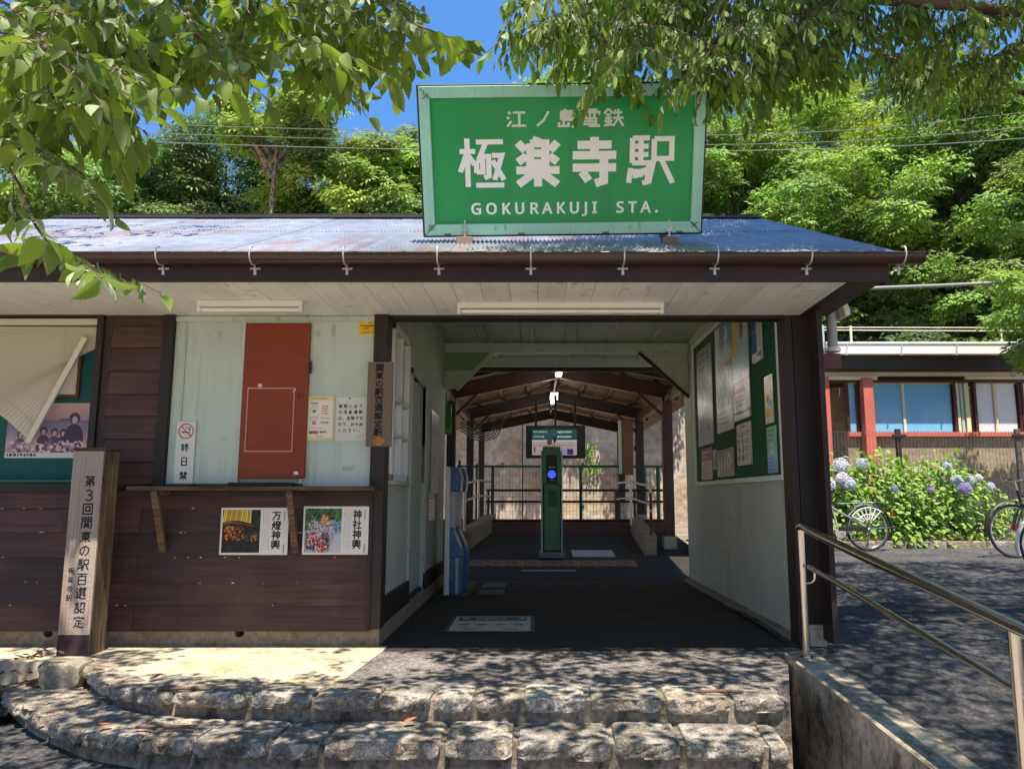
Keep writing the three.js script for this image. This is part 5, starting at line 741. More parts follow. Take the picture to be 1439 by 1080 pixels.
{
  const f = thing('wire_fence', 'grey wire mesh fence on dark posts behind the hydrangeas', 'fence', [0, 0.3, -7.7]); const wires = [], x0 = 2.9, x1 = 10.5;
  for (let x = x0; x < x1; x += 0.062) wires.push(new THREE.BoxGeometry(0.0045, 1.95, 0.0045).translate(x, 1.0, 0)); for (const y of [0.1, 0.5, 0.9, 1.3, 1.45, 1.6, 1.94]) wires.push(new THREE.BoxGeometry(x1 - x0, 0.004, 0.004).translate((x0 + x1) / 2, y, 0.006));
  tag(mesh('wire_mesh', wires.map((g) => uvm(g)), M(0.13, 0.12, 0.11, 0.6), f), null, null, null, 'stuff');
  for (const x of [4.9, 6.47, 8.6, 10.4]) { mesh('post', box(x - 0.04, 0, -0.09, x + 0.04, 2.0, -0.01, 0.008), x > 8 && x < 9 ? M(0.1, 0.08, 0.07, 0.6) : mat.darkSteel, f); mesh('clamp', box(x - 0.12, 1.85, -0.02, x + 0.12, 1.9, 0.02), mat.darkSteel, f); }
}
// ---------------------------------------------------------------- bicycles
function wheel(parent, x, y, R, m = mat.rubber) {
  const w = new THREE.Group(); w.name = 'wheel'; w.position.set(x, y, 0); parent.add(w);
  mesh('tyre', new THREE.TorusGeometry(R - 0.018, 0.018, 8, 44), m, w); mesh('rim', new THREE.TorusGeometry(R - 0.043, 0.011, 6, 44), mat.chrome, w); mesh('hub', rod([0, 0, -0.045], [0, 0, 0.045], 0.02, 10), mat.chrome, w);
  const sp = []; for (let i = 0; i < 28; i++) { const a = i / 28 * Math.PI * 2, b = a + (i % 2 ? 0.45 : -0.45); sp.push(rod([Math.cos(b) * 0.018, Math.sin(b) * 0.018, i % 4 < 2 ? 0.03 : -0.03], [Math.cos(a) * (R - 0.048), Math.sin(a) * (R - 0.048), 0], 0.0016, 4)); }
  tag(mesh('spokes', sp, mat.chrome, w), null, null, null, 'stuff'); return w;
}
function arcTube(cx, cy, r, a0, a1, tr) { const p = []; for (let i = 0; i <= 12; i++) { const a = lerp(a0, a1, i / 12); p.push([cx + Math.cos(a) * r, cy + Math.sin(a) * r, 0]); } return tube(p, tr, 8, 30); }
// local axes: rear hub at the origin's x, front towards -x
function bicycle(label, x, z, turn, R, paint, fender, o = {}) {
  const t = thing('bicycle', label, 'bicycle', [x, hr(x, z) + 0.002, z], null, turn), WB = 1.06;
  wheel(t, 0, R, R); wheel(t, -WB, R, R);
  const bb = [-0.43, R - 0.06, 0], st = [-0.55, R + 0.42, 0], hd = [-0.94, R + 0.5, 0], hd2 = [-0.915, R + 0.36, 0];
  mesh('frame', [tube([bb, [-0.49, R + 0.18, 0], st], 0.016), o.step ? tube([hd2, [-0.7, R + 0.12, 0], bb], 0.018) : tube([hd2, [-0.66, R + 0.14, 0], bb], 0.018), o.step ? tube([hd, [-0.72, R + 0.24, 0], [-0.5, R + 0.08, 0]], 0.015) : tube([hd, [-0.74, R + 0.45, 0], [st[0], st[1] - 0.04, 0]], 0.015), rod([hd2[0] + 0.01, hd2[1] - 0.05, 0], [hd[0] - 0.01, hd[1] + 0.06, 0], 0.02)], paint, t);
  for (const s of [-1, 1]) { mesh('chain_stay', rod([bb[0], bb[1], s * 0.035], [0, R, s * 0.055], 0.01), paint, t); mesh('seat_stay', rod([st[0] + 0.02, st[1] - 0.1, s * 0.02], [0, R, s * 0.055], 0.008), paint, t); mesh('fork', tube([[hd2[0], hd2[1] - 0.04, s * 0.035], [-1.0, R + 0.16, s * 0.05], [-WB, R, s * 0.055]], 0.011), o.fork || paint, t); }
  mesh('seat_post', rod(st, [-0.585, R + 0.54, 0], 0.0125), mat.chrome, t);
  const sd = new THREE.SphereGeometry(1, 18, 10), p = sd.attributes.position; for (let i = 0; i < p.count; i++) { const u = p.getX(i), w = 0.04 + 0.07 * sstep(-0.5, 0.6, u); p.setXYZ(i, u * 0.14, p.getY(i) * 0.04 + (u > 0.5 ? 0.02 * (u - 0.5) : 0), p.getZ(i) * w); } sd.computeVertexNormals();
  mesh('saddle', sd.translate(-0.58, R + 0.565, 0), mat.black, t);
  mesh('handlebar', [rod([hd[0] - 0.01, hd[1] + 0.04, 0], [-0.985, R + 0.68, 0], 0.013), tube([[-0.84, R + 0.72, 0.29], [-0.93, R + 0.72, 0.24], [-1.0, R + 0.69, 0.1], [-1.0, R + 0.69, -0.1], [-0.93, R + 0.72, -0.24], [-0.84, R + 0.72, -0.29]], 0.012, 8, 30)], mat.chrome, t);
  for (const s of [-1, 1]) { mesh('grip', rod([-0.935, R + 0.72, s * 0.243], [-0.82, R + 0.718, s * 0.295], 0.018, 10), mat.black, t); mesh('brake_lever', rod([-1.0, R + 0.68, s * 0.17], [-0.9, R + 0.67, s * 0.25], 0.007, 6), mat.black, t); }
  mesh('crank', [new THREE.CylinderGeometry(0.08, 0.08, 0.012, 24).rotateX(Math.PI / 2).translate(bb[0], bb[1], 0.05), rod([bb[0], bb[1], 0.06], [bb[0] + 0.12, bb[1] - 0.11, 0.06], 0.009), rod([bb[0], bb[1], -0.06], [bb[0] - 0.12, bb[1] + 0.11, -0.06], 0.009)].map((g) => uvm(g)), mat.chrome, t); for (const s of [-1, 1]) mesh('pedal', box(bb[0] + s * 0.12 - 0.045, bb[1] - s * 0.11 - 0.012, s > 0 ? 0.07 : -0.15, bb[0] + s * 0.12 + 0.045, bb[1] - s * 0.11 + 0.012, s > 0 ? 0.15 : -0.07, 0.005), mat.black, t);
  mesh('chain_guard', box(-0.46, R - 0.03, 0.058, -0.02, R + 0.035, 0.068, 0.004), o.guard || mat.galv, t);
  const fend = (cx, a0, a1) => { const g = arcTube(0, 0, R + 0.022, a0, a1, 0.03), q = g.attributes.position; for (let i = 0; i < q.count; i++) { const l = Math.hypot(q.getX(i), q.getY(i)), k = Math.max(l, R + 0.02) / l; q.setXY(i, q.getX(i) * k, q.getY(i) * k); } g.computeVertexNormals(); return g.translate(cx, R, 0); };
  mesh('mudguard', fend(0, -0.35, Math.PI * 0.8), fender, t); mesh('mudguard', fend(-WB, Math.PI * 0.28, Math.PI * 1.02), fender, t);
  for (const s of [-1, 1]) mesh('mudguard_stay', rod([0, R, s * 0.05], [R + 0.02, R + 0.02, s * 0.03], 0.004, 5), mat.chrome, t);
  mesh('reflector', box(R + 0.03, R + 0.18, -0.03, R + 0.055, R + 0.26, 0.03, 0.008), M(0.5, 0.02, 0.015, 0.25), t);
  if (o.rack) { mesh('rear_rack', [tube([[-0.42, R + 0.37, 0.07], [0.1, R + 0.39, 0.07], [0.25, R + 0.39, 0.03], [0.25, R + 0.39, -0.03], [0.1, R + 0.39, -0.07], [-0.42, R + 0.37, -0.07]], 0.006, 6, 40), ...[-0.2, -0.05, 0.1].map((q) => rod([q, R + 0.385, -0.07], [q, R + 0.385, 0.07], 0.005)), rod([0.05, R + 0.385, 0.07], [0, R, 0.07], 0.005), rod([0.05, R + 0.385, -0.07], [0, R, -0.07], 0.005)], mat.chrome, t);
    for (const s of [-1, 1]) { const b = []; for (let i = 0; i < 7; i++) { const a = 0.95 + i * 0.26; b.push(tube([[Math.cos(a) * 0.1 - 0.0, R + Math.sin(a) * 0.1 + 0.04, s * 0.062], [Math.cos(a) * (R - 0.02), R + Math.sin(a) * (R - 0.02), s * 0.062]], 0.008, 5)); } b.push(arcTube(0, R, R - 0.02, 0.95, 2.5, 0.008).translate(0, 0, s * 0.062), arcTube(0, R, R - 0.12, 0.95, 2.5, 0.006).translate(0, 0, s * 0.062)); mesh('skirt_guard', b, mat.white, t); }
    mesh('bag', box(-0.66, R + 0.02, -0.06, -0.53, R + 0.26, 0.06, 0.03), mat.black, t); }
  mesh('kick_stand', [rod([0, R - 0.02, 0.07], [-0.12, 0.0, 0.16], 0.008, 6)], mat.black, t);
  return t;
}
bicycle('silver city bicycle with rear rack and white skirt guard beside the dark corner post', 4.98, -5.75, 0.0, 0.33, mat.galv, mat.darkSteel, { step: true, rack: true, guard: mat.darkSteel });
bicycle('black bicycle parked facing the hydrangeas, only its front wheel and grips in view', 7.72, -5.0, 0.06, 0.37, mat.black, mat.black, { fork: mat.black });
{ const b = bicycle('bicycle with a white rear mudguard and red reflector, standing before the black one', 6.2, -3.6, Math.PI + 0.12, 0.33, M(0.4, 0.02, 0.02, 0.35), mat.white, { guard: mat.white }); b.position.x = 6.2; }
{ const s = thing('stone_weight', 'small dark sign base lying on the asphalt of the lane below the bicycles', 'sign base', [4.75, hr(4, -0.6) - 0.01, -0.6]); mesh('block', box(-0.12, 0, -0.12, 0.3, 0.09, 0.12, 0.02), mat.black, s); mesh('socket', rod([0.05, 0.085, 0], [0.05, 0.14, 0], 0.03, 10), mat.darkSteel, s); }
// ---------------------------------------------------------------- overhead wires
{
  const P = (px, py, d) => [(px - 752) / 1080 * d, 1.1 + 0, 0];
  [[12.3, 10.62, 6.1, 10.05], [12.3, 10.36, 6.1, 9.93], [12.3, 10.2, 6.1, 9.9]].forEach(([xa, ya, xb, yb], i) => {
    const sl = (ya - yb) / (xa - xb), at = (x) => yb + (x - xb) * sl, L = thing('overhead_wire', ['highest of the three power lines crossing the trees above the roof', 'middle of the three power lines crossing the trees above the roof', 'lowest of the three power lines crossing the trees above the roof'][i], 'wire', [0, 0, -12.1 - i * 0.3], 'power lines above the roof');
    mesh('wire', tube([[-40, 11.8 - i * 0.2, 0], [-10.7, 10.35 - i * 0.1, 0], [-3.1, 10.12 - i * 0.1, 0], [xb, yb, 0], [xa, ya, 0], [26, at(26) + 0.8, 0]], 0.009 + 0.003 * (i === 2), 6, 60), M(0.16, 0.16, 0.16, 0.5), L);
  });
  const p = thing('grey_cable', 'thick grey cable strung from the roof end across the dark undergrowth', 'cable', [0, 0, -8]); mesh('cable', tube([[2.2, 4.7, 0], [5.8, 4.93, 0], [8.6, 5.06, 0], [14, 5.5, 0]], 0.035, 8, 30), M(0.25, 0.25, 0.26, 0.5), p);
}
const CHERRY = {
  b1: [[-1.62, 3.14, 3.44], [-1.63, 3.06, 3.32], [-1.31, 2.64, 3.68], [-1.63, 2.88, 3.08], [-1.21, 2.27, 3.92], [-1.98, 2.78, 2.84]],
  b2: [[-1.39, 3.38, 3.14], [-1.34, 3.25, 3.02], [-1.04, 2.89, 3.38], [-1.12, 3.16, 2.78], [-0.70, 2.55, 3.62]],
  b3: [[-0.75, 3.06, 3.34], [-0.58, 2.97, 3.22], [-0.36, 2.64, 3.58], [-0.26, 2.96, 2.98]],
  b4: [[-1.72, 2.28, 3.74], [-1.65, 2.10, 3.62], [-1.32, 1.80, 3.98], [-1.63, 1.94, 3.38], [-1.00, 1.60, 4.22]],
  b5: [[-1.81, 2.74, 3.74], [-1.71, 2.68, 3.62], [-1.34, 2.30, 3.98], [-1.75, 2.46, 3.38]],
  b6: [[-1.16, 3.67, 2.74], [-1.08, 3.43, 2.62], [-0.78, 3.02, 2.98], [-0.82, 3.25, 2.38]],
  b7: [[-1.47, 3.19, 3.34], [-1.38, 3.04, 3.22], [-1.12, 2.60, 3.58], [-1.25, 2.86, 2.98]],
  c1: [[-2.38, 3.14, 3.04], [-2.10, 3.16, 2.92], [-1.53, 2.82, 3.28], [-1.53, 3.08, 2.68]],
  c2: [[-2.65, 3.56, 2.74], [-2.19, 3.47, 2.62], [-1.53, 3.12, 2.98], [-1.40, 3.29, 2.38]],
  c3: [[-1.86, 3.79, 2.64], [-1.45, 3.43, 2.52], [-0.99, 2.97, 2.88], [-0.96, 3.23, 2.28]],
  c4: [[-1.23, 3.46, 3.04], [-1.02, 3.26, 2.92], [-0.67, 2.91, 3.28], [-0.67, 3.11, 2.68]],
  c5: [[-0.96, 3.54, 2.94], [-0.73, 3.37, 2.82], [-0.54, 3.01, 3.18]],
  c6: [[-1.86, 2.51, 3.64], [-1.74, 2.52, 3.52], [-1.37, 2.22, 3.88], [-1.68, 2.44, 3.28]],
  c7: [[-1.92, 2.37, 3.54], [-1.84, 2.39, 3.42], [-1.49, 2.12, 3.78]],
  c8: [[-1.70, 3.05, 3.54], [-1.69, 2.96, 3.42], [-1.48, 2.55, 3.78]],
  c9: [[-2.11, 2.79, 3.34], [-2.04, 2.80, 3.22], [-1.63, 2.52, 3.58], [-1.83, 2.79, 2.98]],
};
const ZELKOVA = {
  r1: [[4.14, 4.75, 0.44], [3.89, 4.91, 0.32], [2.91, 4.74, 0.68], [2.53, 5.20, 0.08], [1.06, 4.68, 0.92], [0.30, 5.56, -0.16]],
  r2: [[2.52, 4.80, 0.94], [2.20, 4.71, 0.82], [1.80, 4.25, 1.18], [1.75, 4.47, 0.58]],
  r3: [[4.42, 4.72, -0.56], [3.93, 4.93, -0.68], [3.29, 4.85, -0.32], [3.08, 5.43, -0.92]],
  m1: [[1.22, 4.86, 1.14], [0.89, 4.52, 1.02], [0.58, 3.97, 1.38], [0.53, 4.07, 0.78]],
  m2: [[0.69, 4.70, 1.34], [0.37, 4.43, 1.22], [0.17, 4.03, 1.58], [0.04, 4.34, 0.98]],
  m3: [[1.76, 4.96, 0.94], [1.49, 4.60, 0.82], [1.14, 4.04, 1.18], [1.14, 4.19, 0.58]],
  m4: [[2.27, 5.05, 0.74], [2.01, 4.67, 0.62], [1.62, 4.17, 0.98], [1.65, 4.29, 0.38]],
  m5: [[2.75, 5.26, 0.54], [2.54, 4.87, 0.42], [2.10, 4.35, 0.78], [2.16, 4.55, 0.18]],
  m6: [[0.33, 4.86, 1.14], [0.14, 4.74, 1.02], [0.01, 4.32, 1.38]],
  m7: [[0.96, 4.63, 1.44], [0.69, 4.26, 1.32], [0.60, 3.73, 1.68]],
  m8: [[1.45, 4.60, 1.34], [1.27, 4.22, 1.22], [1.10, 3.75, 1.58]],
  m9: [[0.60, 5.02, 0.94], [0.45, 4.60, 0.82], [0.35, 4.17, 1.18]],
  m10: [[3.06, 5.16, 0.44], [3.00, 5.03, 0.32], [2.62, 4.63, 0.68]],
  m11: [[3.79, 5.11, 0.34], [3.62, 5.01, 0.22], [3.17, 4.61, 0.58]],
  m12: [[4.33, 5.00, -0.06], [4.03, 4.88, -0.18], [3.38, 4.55, 0.18]],
  m13: [[4.15, 5.13, 0.14], [4.10, 4.95, 0.02], [3.73, 4.47, 0.38]],
  m14: [[1.85, 4.67, 1.24], [1.59, 4.44, 1.12], [1.25, 4.00, 1.48]],
  m15: [[1.19, 5.09, 0.84], [1.10, 4.72, 0.72], [0.87, 4.20, 1.08]],
};

// ---------------------------------------------------------------- leaves
const leafTex = canvasTex(128, 256, (c, W, H) => { c.fillStyle = '#f2f2ee'; c.fillRect(0, 0, W, H); for (let i = 0; i < 300; i++) { c.globalAlpha = 0.12; c.fillStyle = pick(['#ffffff', '#cfd6c0']); c.beginPath(); c.ellipse(rnd() * W, rnd() * H, rr(2, 9), rr(2, 9), 0, 0, 7); c.fill(); } c.globalAlpha = 1; c.strokeStyle = '#ffffff'; c.lineWidth = 5; c.beginPath(); c.moveTo(64, 0); c.lineTo(64, 256); c.stroke(); c.strokeStyle = '#d5dcc6'; c.lineWidth = 2.4; for (let y = 20; y < 250; y += 24) for (const s of [-1, 1]) { c.beginPath(); c.moveTo(64, y); c.quadraticCurveTo(64 + s * 30, y - 8, 64 + s * 60, y - 34); c.stroke(); } });
const leafMat = (r, g, b, tr = 0.42, o = {}) => new THREE.MeshPhysicalMaterial({ color: new THREE.Color().setRGB(r, g, b), roughness: 0.95, transmission: tr, thickness: 0, side: THREE.DoubleSide, clearcoat: 0.06, clearcoatRoughness: 0.4, ...o });
// one leaf: stalk at the origin, blade along +z, face up; pointed tip, folded on the midrib and bent
function leafGeo(len, wid, seg, fold, bend, tip = 0.8, saw = 0) {
  const pos = [], uv = [], ix = [];
  for (let i = 0; i <= seg; i++) { const t = i / seg, w = wid * 0.5 * Math.pow(Math.sin(Math.PI * Math.pow(t, tip)), 0.85) * (t > 0.82 ? 1 - (t - 0.82) * 2.2 : 1) * (1 + (i % 2 ? saw : -saw)) + 0.0004, z = len * (0.1 + 0.9 * t), y = -bend * len * t * t; for (const s of [-1, 0, 1]) { pos.push(s * w, y + Math.abs(s) * w * fold, z); uv.push(0.5 + s * 0.48 * (w / (wid * 0.5)), 1 - t); } }
  for (let i = 0; i < seg; i++) for (const k of [0, 1]) { const a = i * 3 + k; ix.push(a, a + 1, a + 3, a + 1, a + 4, a + 3); }
  pos.push(-0.001, 0, 0, 0.001, 0, 0, 0, 0, len * 0.12); uv.push(0.5, 1, 0.5, 1, 0.5, 1); const n = pos.length / 3; ix.push(n - 3, n - 2, n - 1);
  const g = new THREE.BufferGeometry(); g.setAttribute('position', new THREE.Float32BufferAttribute(pos, 3)); g.setAttribute('uv', new THREE.Float32BufferAttribute(uv, 2)); g.setIndex(ix); g.computeVertexNormals(); return g;
}
const upV = V(0, 1, 0);
function frameFor(pos, dir, up, s) { const z = dir.clone().normalize(), x = up.clone().cross(z); if (x.lengthSq() < 1e-4) x.set(1, 0, 0); x.normalize(); const y = z.clone().cross(x); return new THREE.Matrix4().makeBasis(x.multiplyScalar(s), y.multiplyScalar(s), z.multiplyScalar(s)).setPosition(pos); }
function instanced(name, geo, m, mats, parent, cols) { const o = new THREE.InstancedMesh(geo, m, mats.length); o.name = name; mats.forEach((q, i) => { o.setMatrixAt(i, q); if (cols) o.setColorAt(i, cols(i)); }); o.castShadow = o.receiveShadow = true; parent.add(o); return tag(o, null, null, null, 'stuff'); }
const randDir = () => { const u = rr(-1, 1), a = rnd() * 6.283, s = Math.sqrt(1 - u * u); return V(s * Math.cos(a), u, s * Math.sin(a)); };
// twigs with alternate leaves along the given branches
function grow(mains, o) {
  const leaves = [], wood = [];
  const leafy = (c, L, t0) => {
    const n = Math.max(2, Math.round((L * (1 - t0)) / o.gap)); let side = rnd() < 0.5 ? 1 : -1;
    for (let i = 0; i <= n; i++) {
      const t = Math.min(1, t0 + (1 - t0) * (i / n)), p = c.getPointAt(t), tg = c.getTangentAt(t), sd = tg.clone().cross(upV).normalize().multiplyScalar(side); side = -side; if (rnd() < o.skip) continue;
      const d = tg.multiplyScalar(rr(0.35, 0.9)).add(sd.multiplyScalar(rr(0.4, 1))).add(V(rr(-0.2, 0.2), -rr(o.droop[0], o.droop[1]), rr(-0.2, 0.2))), up = randDir().multiplyScalar(0.5).add(upV).add(V(0, 0, -0.45));
      leaves.push(frameFor(p, d, up, rr(0.68, 1.12)));
    }
  };
  for (const [k, pts] of Object.entries(mains)) {
    const c = new THREE.CatmullRomCurve3(pts.map((p) => V(...p)), false, 'centripetal'), L = c.getLength(), big = o.big?.[k] || o.r;
    wood.push(branch(pts, big, big * 0.35, 6)); if (!o.bare?.includes(k)) leafy(c, L, 0.25);
    const n = Math.round(L * (o.few?.includes(k) ? 2 : o.perM));
    for (let i = 0; i < n; i++) {
      const t = rr(0.05, 1), p = c.getPointAt(t), tg = c.getTangentAt(t), sd = tg.clone().cross(upV).normalize().multiplyScalar(rnd() < 0.5 ? 1 : -1), len = rr(o.len[0], o.len[1]) * (o.bare?.includes(k) ? 1.2 : 1), d = tg.clone().multiplyScalar(rr(0.2, 0.9)).add(sd.multiplyScalar(rr(0.3, 1))).add(V(rr(-0.3, 0.3), rr(-0.5, 0.25), rr(-0.4, 0.4))).normalize();
      const q = [p, p.clone().addScaledVector(d, len * 0.5).add(V(0, -0.04 * len, 0)), p.clone().addScaledVector(d, len).add(V(0, -o.sag * len, 0))], cc = new THREE.CatmullRomCurve3(q);
      wood.push(uvm(new THREE.TubeGeometry(cc, 5, o.r * 0.32, 4))); leafy(cc, len, 0.2);
    }
  }
  return { leaves, wood };
}
const shade3 = (mats, i) => mats[i % mats.length];
function foliageTree(t, res, geos, mats, limit, seenFirst) {
  const list = seenFirst ? res.leaves.map((m) => [seenFirst(m), m]).sort((a, b) => a[0] - b[0]).map((x) => x[1]) : res.leaves;
  list.slice(0, limit).forEach((m, i) => { const o = mesh('leaf', geos[i % geos.length], mats[(i * 7) % mats.length], t); o.matrix.copy(m); o.matrix.decompose(o.position, o.quaternion, o.scale); });
  geos.forEach((g, k) => { const rest = list.slice(limit).filter((_, i) => i % geos.length === k); if (rest.length) instanced('foliage', g, mats[k % mats.length], rest, t, () => { const q = rr(0.75, 1.25); return new THREE.Color(q * rr(0.9, 1.15), q, q * rr(0.8, 1)); }); });
}
// a small spray of leaves, for crowns too far or too high to tell single leaves apart
function spray(n, len, wid, R, flatness) { const gs = []; for (let i = 0; i < n; i++) { const a = (i / n) * 6.283 * 2.4 + rr(-0.4, 0.4), d = V(Math.cos(a), rr(-0.5, 0.35) * flatness, Math.sin(a)), p = V(Math.cos(a), 0, Math.sin(a)).multiplyScalar(rnd() * R).add(V(0, rr(-0.3, 0.3) * R * flatness, 0)); gs.push(leafGeo(len * rr(0.75, 1.2), wid, 2, 0.3, rr(0, 0.3)).applyMatrix4(frameFor(p, d, upV.clone().add(randDir().multiplyScalar(0.5)), 1))); } const g = merge(gs); g.computeVertexNormals(); return g; }

// ---------------------------------------------------------------- two trees whose branches hang into the picture from above
const camAim = new THREE.Vector3(0, Math.sin(camera.rotation.x), -Math.cos(camera.rotation.x));
const overhead = (t, region, n, hts, geo, m, dens) => {   // crown high over the place: leaves that dapple the ground below
  const out = []; for (let i = 0; i < n; i++) { const x = rr(region[0], region[1]), z = rr(region[2], region[3]), y0 = region[4]; if (rnd() > dens(x, z)) continue; const k = rr(hts[0], hts[1]), p = V(x, y0, z).addScaledVector(SUN, k / SUN.y); out.push(frameFor(p, randDir().multiplyScalar(0.5).add(V(1, -0.2, 0).applyAxisAngle(upV, rnd() * 6.3)), upV.clone().add(randDir().multiplyScalar(0.6)), rr(0.7, 1.15))); }
  instanced('foliage', geo, m, out, t, () => { const q = rr(0.8, 1.2); return new THREE.Color(q, q, q); });
};
const clumpy = (x, z, s, a, b, sd) => sstep(a, b, fbm(x * s + 30 + sd, z * s + 30, 4096, 13 + sd, 3));
{
  const t = thing('cherry_tree', 'cherry tree with broad pointed leaves hanging over the gutter and blue sky', 'tree', [0, 0, 0]);
  mesh('trunk', [branch([[-5.6, -0.4, 4.9], [-5.5, 1.2, 4.8], [-5.2, 2.6, 4.6], [-4.8, 4.2, 4.2], [-4.2, 5.6, 3.8]], 0.2, 0.1, 12)], mat.bark, t);
  mesh('limb', [branch([[-4.95, 3.7, 4.35], [-3.6, 3.9, 3.9], [-2.4, 3.75, 3.6], [-1.3, 3.7, 3.35], [-0.7, 3.5, 3.3]], 0.07, 0.02, 8), branch([[-4.6, 4.7, 4.0], [-3.4, 5.6, 4.6], [-1.4, 6.1, 4.9], [0.8, 6.3, 4.8]], 0.07, 0.02, 8), branch([[-3.6, 3.9, 3.9], [-2.7, 3.2, 3.85], [-2.0, 2.75, 3.75]], 0.03, 0.012, 7)], mat.bark, t);
  const mats = [leafMat(0.2, 0.32, 0.016, 0.6, { map: leafTex, bumpMap: leafTex, bumpScale: 0.0015 }), leafMat(0.14, 0.245, 0.016, 0.57, { map: leafTex, bumpMap: leafTex, bumpScale: 0.0015 }), leafMat(0.27, 0.41, 0.018, 0.64, { map: leafTex, bumpMap: leafTex, bumpScale: 0.0015 }), leafMat(0.165, 0.265, 0.02, 0.56, { map: leafTex, bumpMap: leafTex, bumpScale: 0.0015 })];
  const geos = [leafGeo(0.104, 0.046, 18, 0.4, 0.3, 0.8, 0.05), leafGeo(0.088, 0.037, 18, 0.15, 0.55, 0.75, 0.05), leafGeo(0.118, 0.048, 18, 0.6, 0.12, 0.85, 0.05), leafGeo(0.096, 0.046, 18, -0.15, -0.25, 0.7, 0.05), leafGeo(0.07, 0.033, 14, 0.5, 0.7, 0.8, 0.05)];
  const res = grow(CHERRY, { gap: 0.036, skip: 0.06, droop: [0.1, 0.8], perM: 20, len: [0.08, 0.28], r: 0.0055, sag: 0.18, few: ['b4', 'b3'] });
  mesh('twig', res.wood, mat.twig, t);
  foliageTree(t, res, geos, mats, 300, (m) => { const e = m.elements, p = V(e[12], e[13], e[14]).sub(camera.position), n = p.length(); return n + (p.dot(camAim) / n < 0.83 ? 10 : 0); });
  const g = spray(8, 0.13, 0.06, 0.15, 0.9);
  overhead(t, [-4.6, 1.9, 0.95, 2.7, -0.1], 560, [3.9, 4.8], g, mats[1], (x, z) => 0.06 + 0.85 * clumpy(x, z, 1.15, 0.47, 0.56, 1));
  overhead(t, [-5.2, -2.2, 1.2, 3.0, -0.25], 330, [3.9, 4.8], g, mats[1], (x, z) => 0.3 + 0.6 * clumpy(x, z, 1.5, 0.4, 0.55, 12));
  overhead(t, [-4.9, -0.6, 0.1, 1.0, 0], 240, [4.5, 5.3], g, mats[1], (x, z) => (x > -2.4 && x < -1.0 && z < 0.75 ? 0.06 : 0.3) * clumpy(x, z, 1.4, 0.42, 0.6, 2) + (x < -2.6 ? 0.5 : 0));
  overhead(t, [-0.95, 2.0, 0.0, 1.1, 0], 330, [4.5, 5.4], g, mats[0], (x, z) => x < -0.6 ? 0 : 0.08 + 0.85 * clumpy(x, z, 1.2, 0.44, 0.53, 3));
  overhead(t, [-2.6, 0.3, 2.6, 4.1, 2.6], 100, [1.9, 3.2], g, mats[1], (x, z) => 0.15 + 0.7 * clumpy(x, z, 1.6, 0.36, 0.52, 5));
  overhead(t, [-5, -2.9, -1.2, 1, 3.2], 150, [2.6, 3.4], g, mats[0], (x, z) => 0.75 * clumpy(x, z, 1.0, 0.45, 0.6, 4));
}
{
  const t = thing('zelkova_tree', 'tree with narrow leaves on drooping twigs over the corner of the green sign', 'tree', [0, 0, 0]);
  mesh('trunk', branch([[8.6, -0.4, 2.6], [8.5, 1.6, 2.4], [8.1, 3.4, 1.9], [7.2, 4.6, 1.3], [6.6, 6.4, 0.6]], 0.26, 0.12, 12), mat.bark, t);
  mesh('limb', [branch([[7.6, 4.2, 1.5], [6.2, 4.55, 0.9], [4.9, 4.68, 0.5], [4.13, 4.75, 0.44]], 0.1, 0.045, 9), branch([[7.0, 5.2, 1.0], [5.0, 6.3, 1.2], [3.0, 6.6, 1.4], [1.4, 6.4, 1.6]], 0.09, 0.03, 8), branch([[7.4, 4.6, 1.3], [6.2, 4.6, 0.2], [5.2, 4.6, -0.4], [4.42, 4.72, -0.56]], 0.06, 0.03, 8)], mat.bark, t);
  const mats = [leafMat(0.15, 0.265, 0.016, 0.58), leafMat(0.095, 0.185, 0.016, 0.52), leafMat(0.24, 0.38, 0.018, 0.64)];
  const geos = [leafGeo(0.125, 0.036, 5, 0.3, 0.25), leafGeo(0.108, 0.032, 5, 0.2, 0.4), leafGeo(0.135, 0.04, 5, 0.4, 0.15)];
  const res = grow(ZELKOVA, { gap: 0.028, skip: 0.05, droop: [0.5, 1.7], perM: 27, len: [0.18, 0.45], r: 0.008, sag: 0.35, big: { r1: 0.042, r3: 0.022, r2: 0.015 }, bare: ['r1', 'r3'] });
  mesh('twig', res.wood, mat.twig, t);
  foliageTree(t, res, geos, mats, 300, (m) => { const e = m.elements, p = V(e[12], e[13], e[14]).sub(camera.position), n = p.length(); return n + (p.dot(camAim) / n < 0.82 || Math.abs(p.x / p.z) > 0.66 ? 10 : 0); });
  const g = spray(10, 0.12, 0.045, 0.15, 0.9);
  overhead(t, [1.7, 8.5, -5.2, 3.6, 0.1], 6000, [6.0, 7.6], g, mats[0], (x, z) => z < -4.6 ? 0 : 0.12 + 0.88 * clumpy(x, z, 1.0, 0.37, 0.5, 6));
  overhead(t, [0.3, 4.2, 0.2, 1.9, 4.4], 200, [1.3, 2.6], g, mats[1], (x, z) => 0.2 + 0.7 * clumpy(x, z, 1.3, 0.4, 0.55, 9));
  overhead(t, [0.5, 2.9, -2.2, 1.1, 3.3], 1500, [2.6, 3.6], g, mats[1], (x, z) => sstep(0.6, 1.2, x + 0.25 * Math.sin(z * 4)));
}
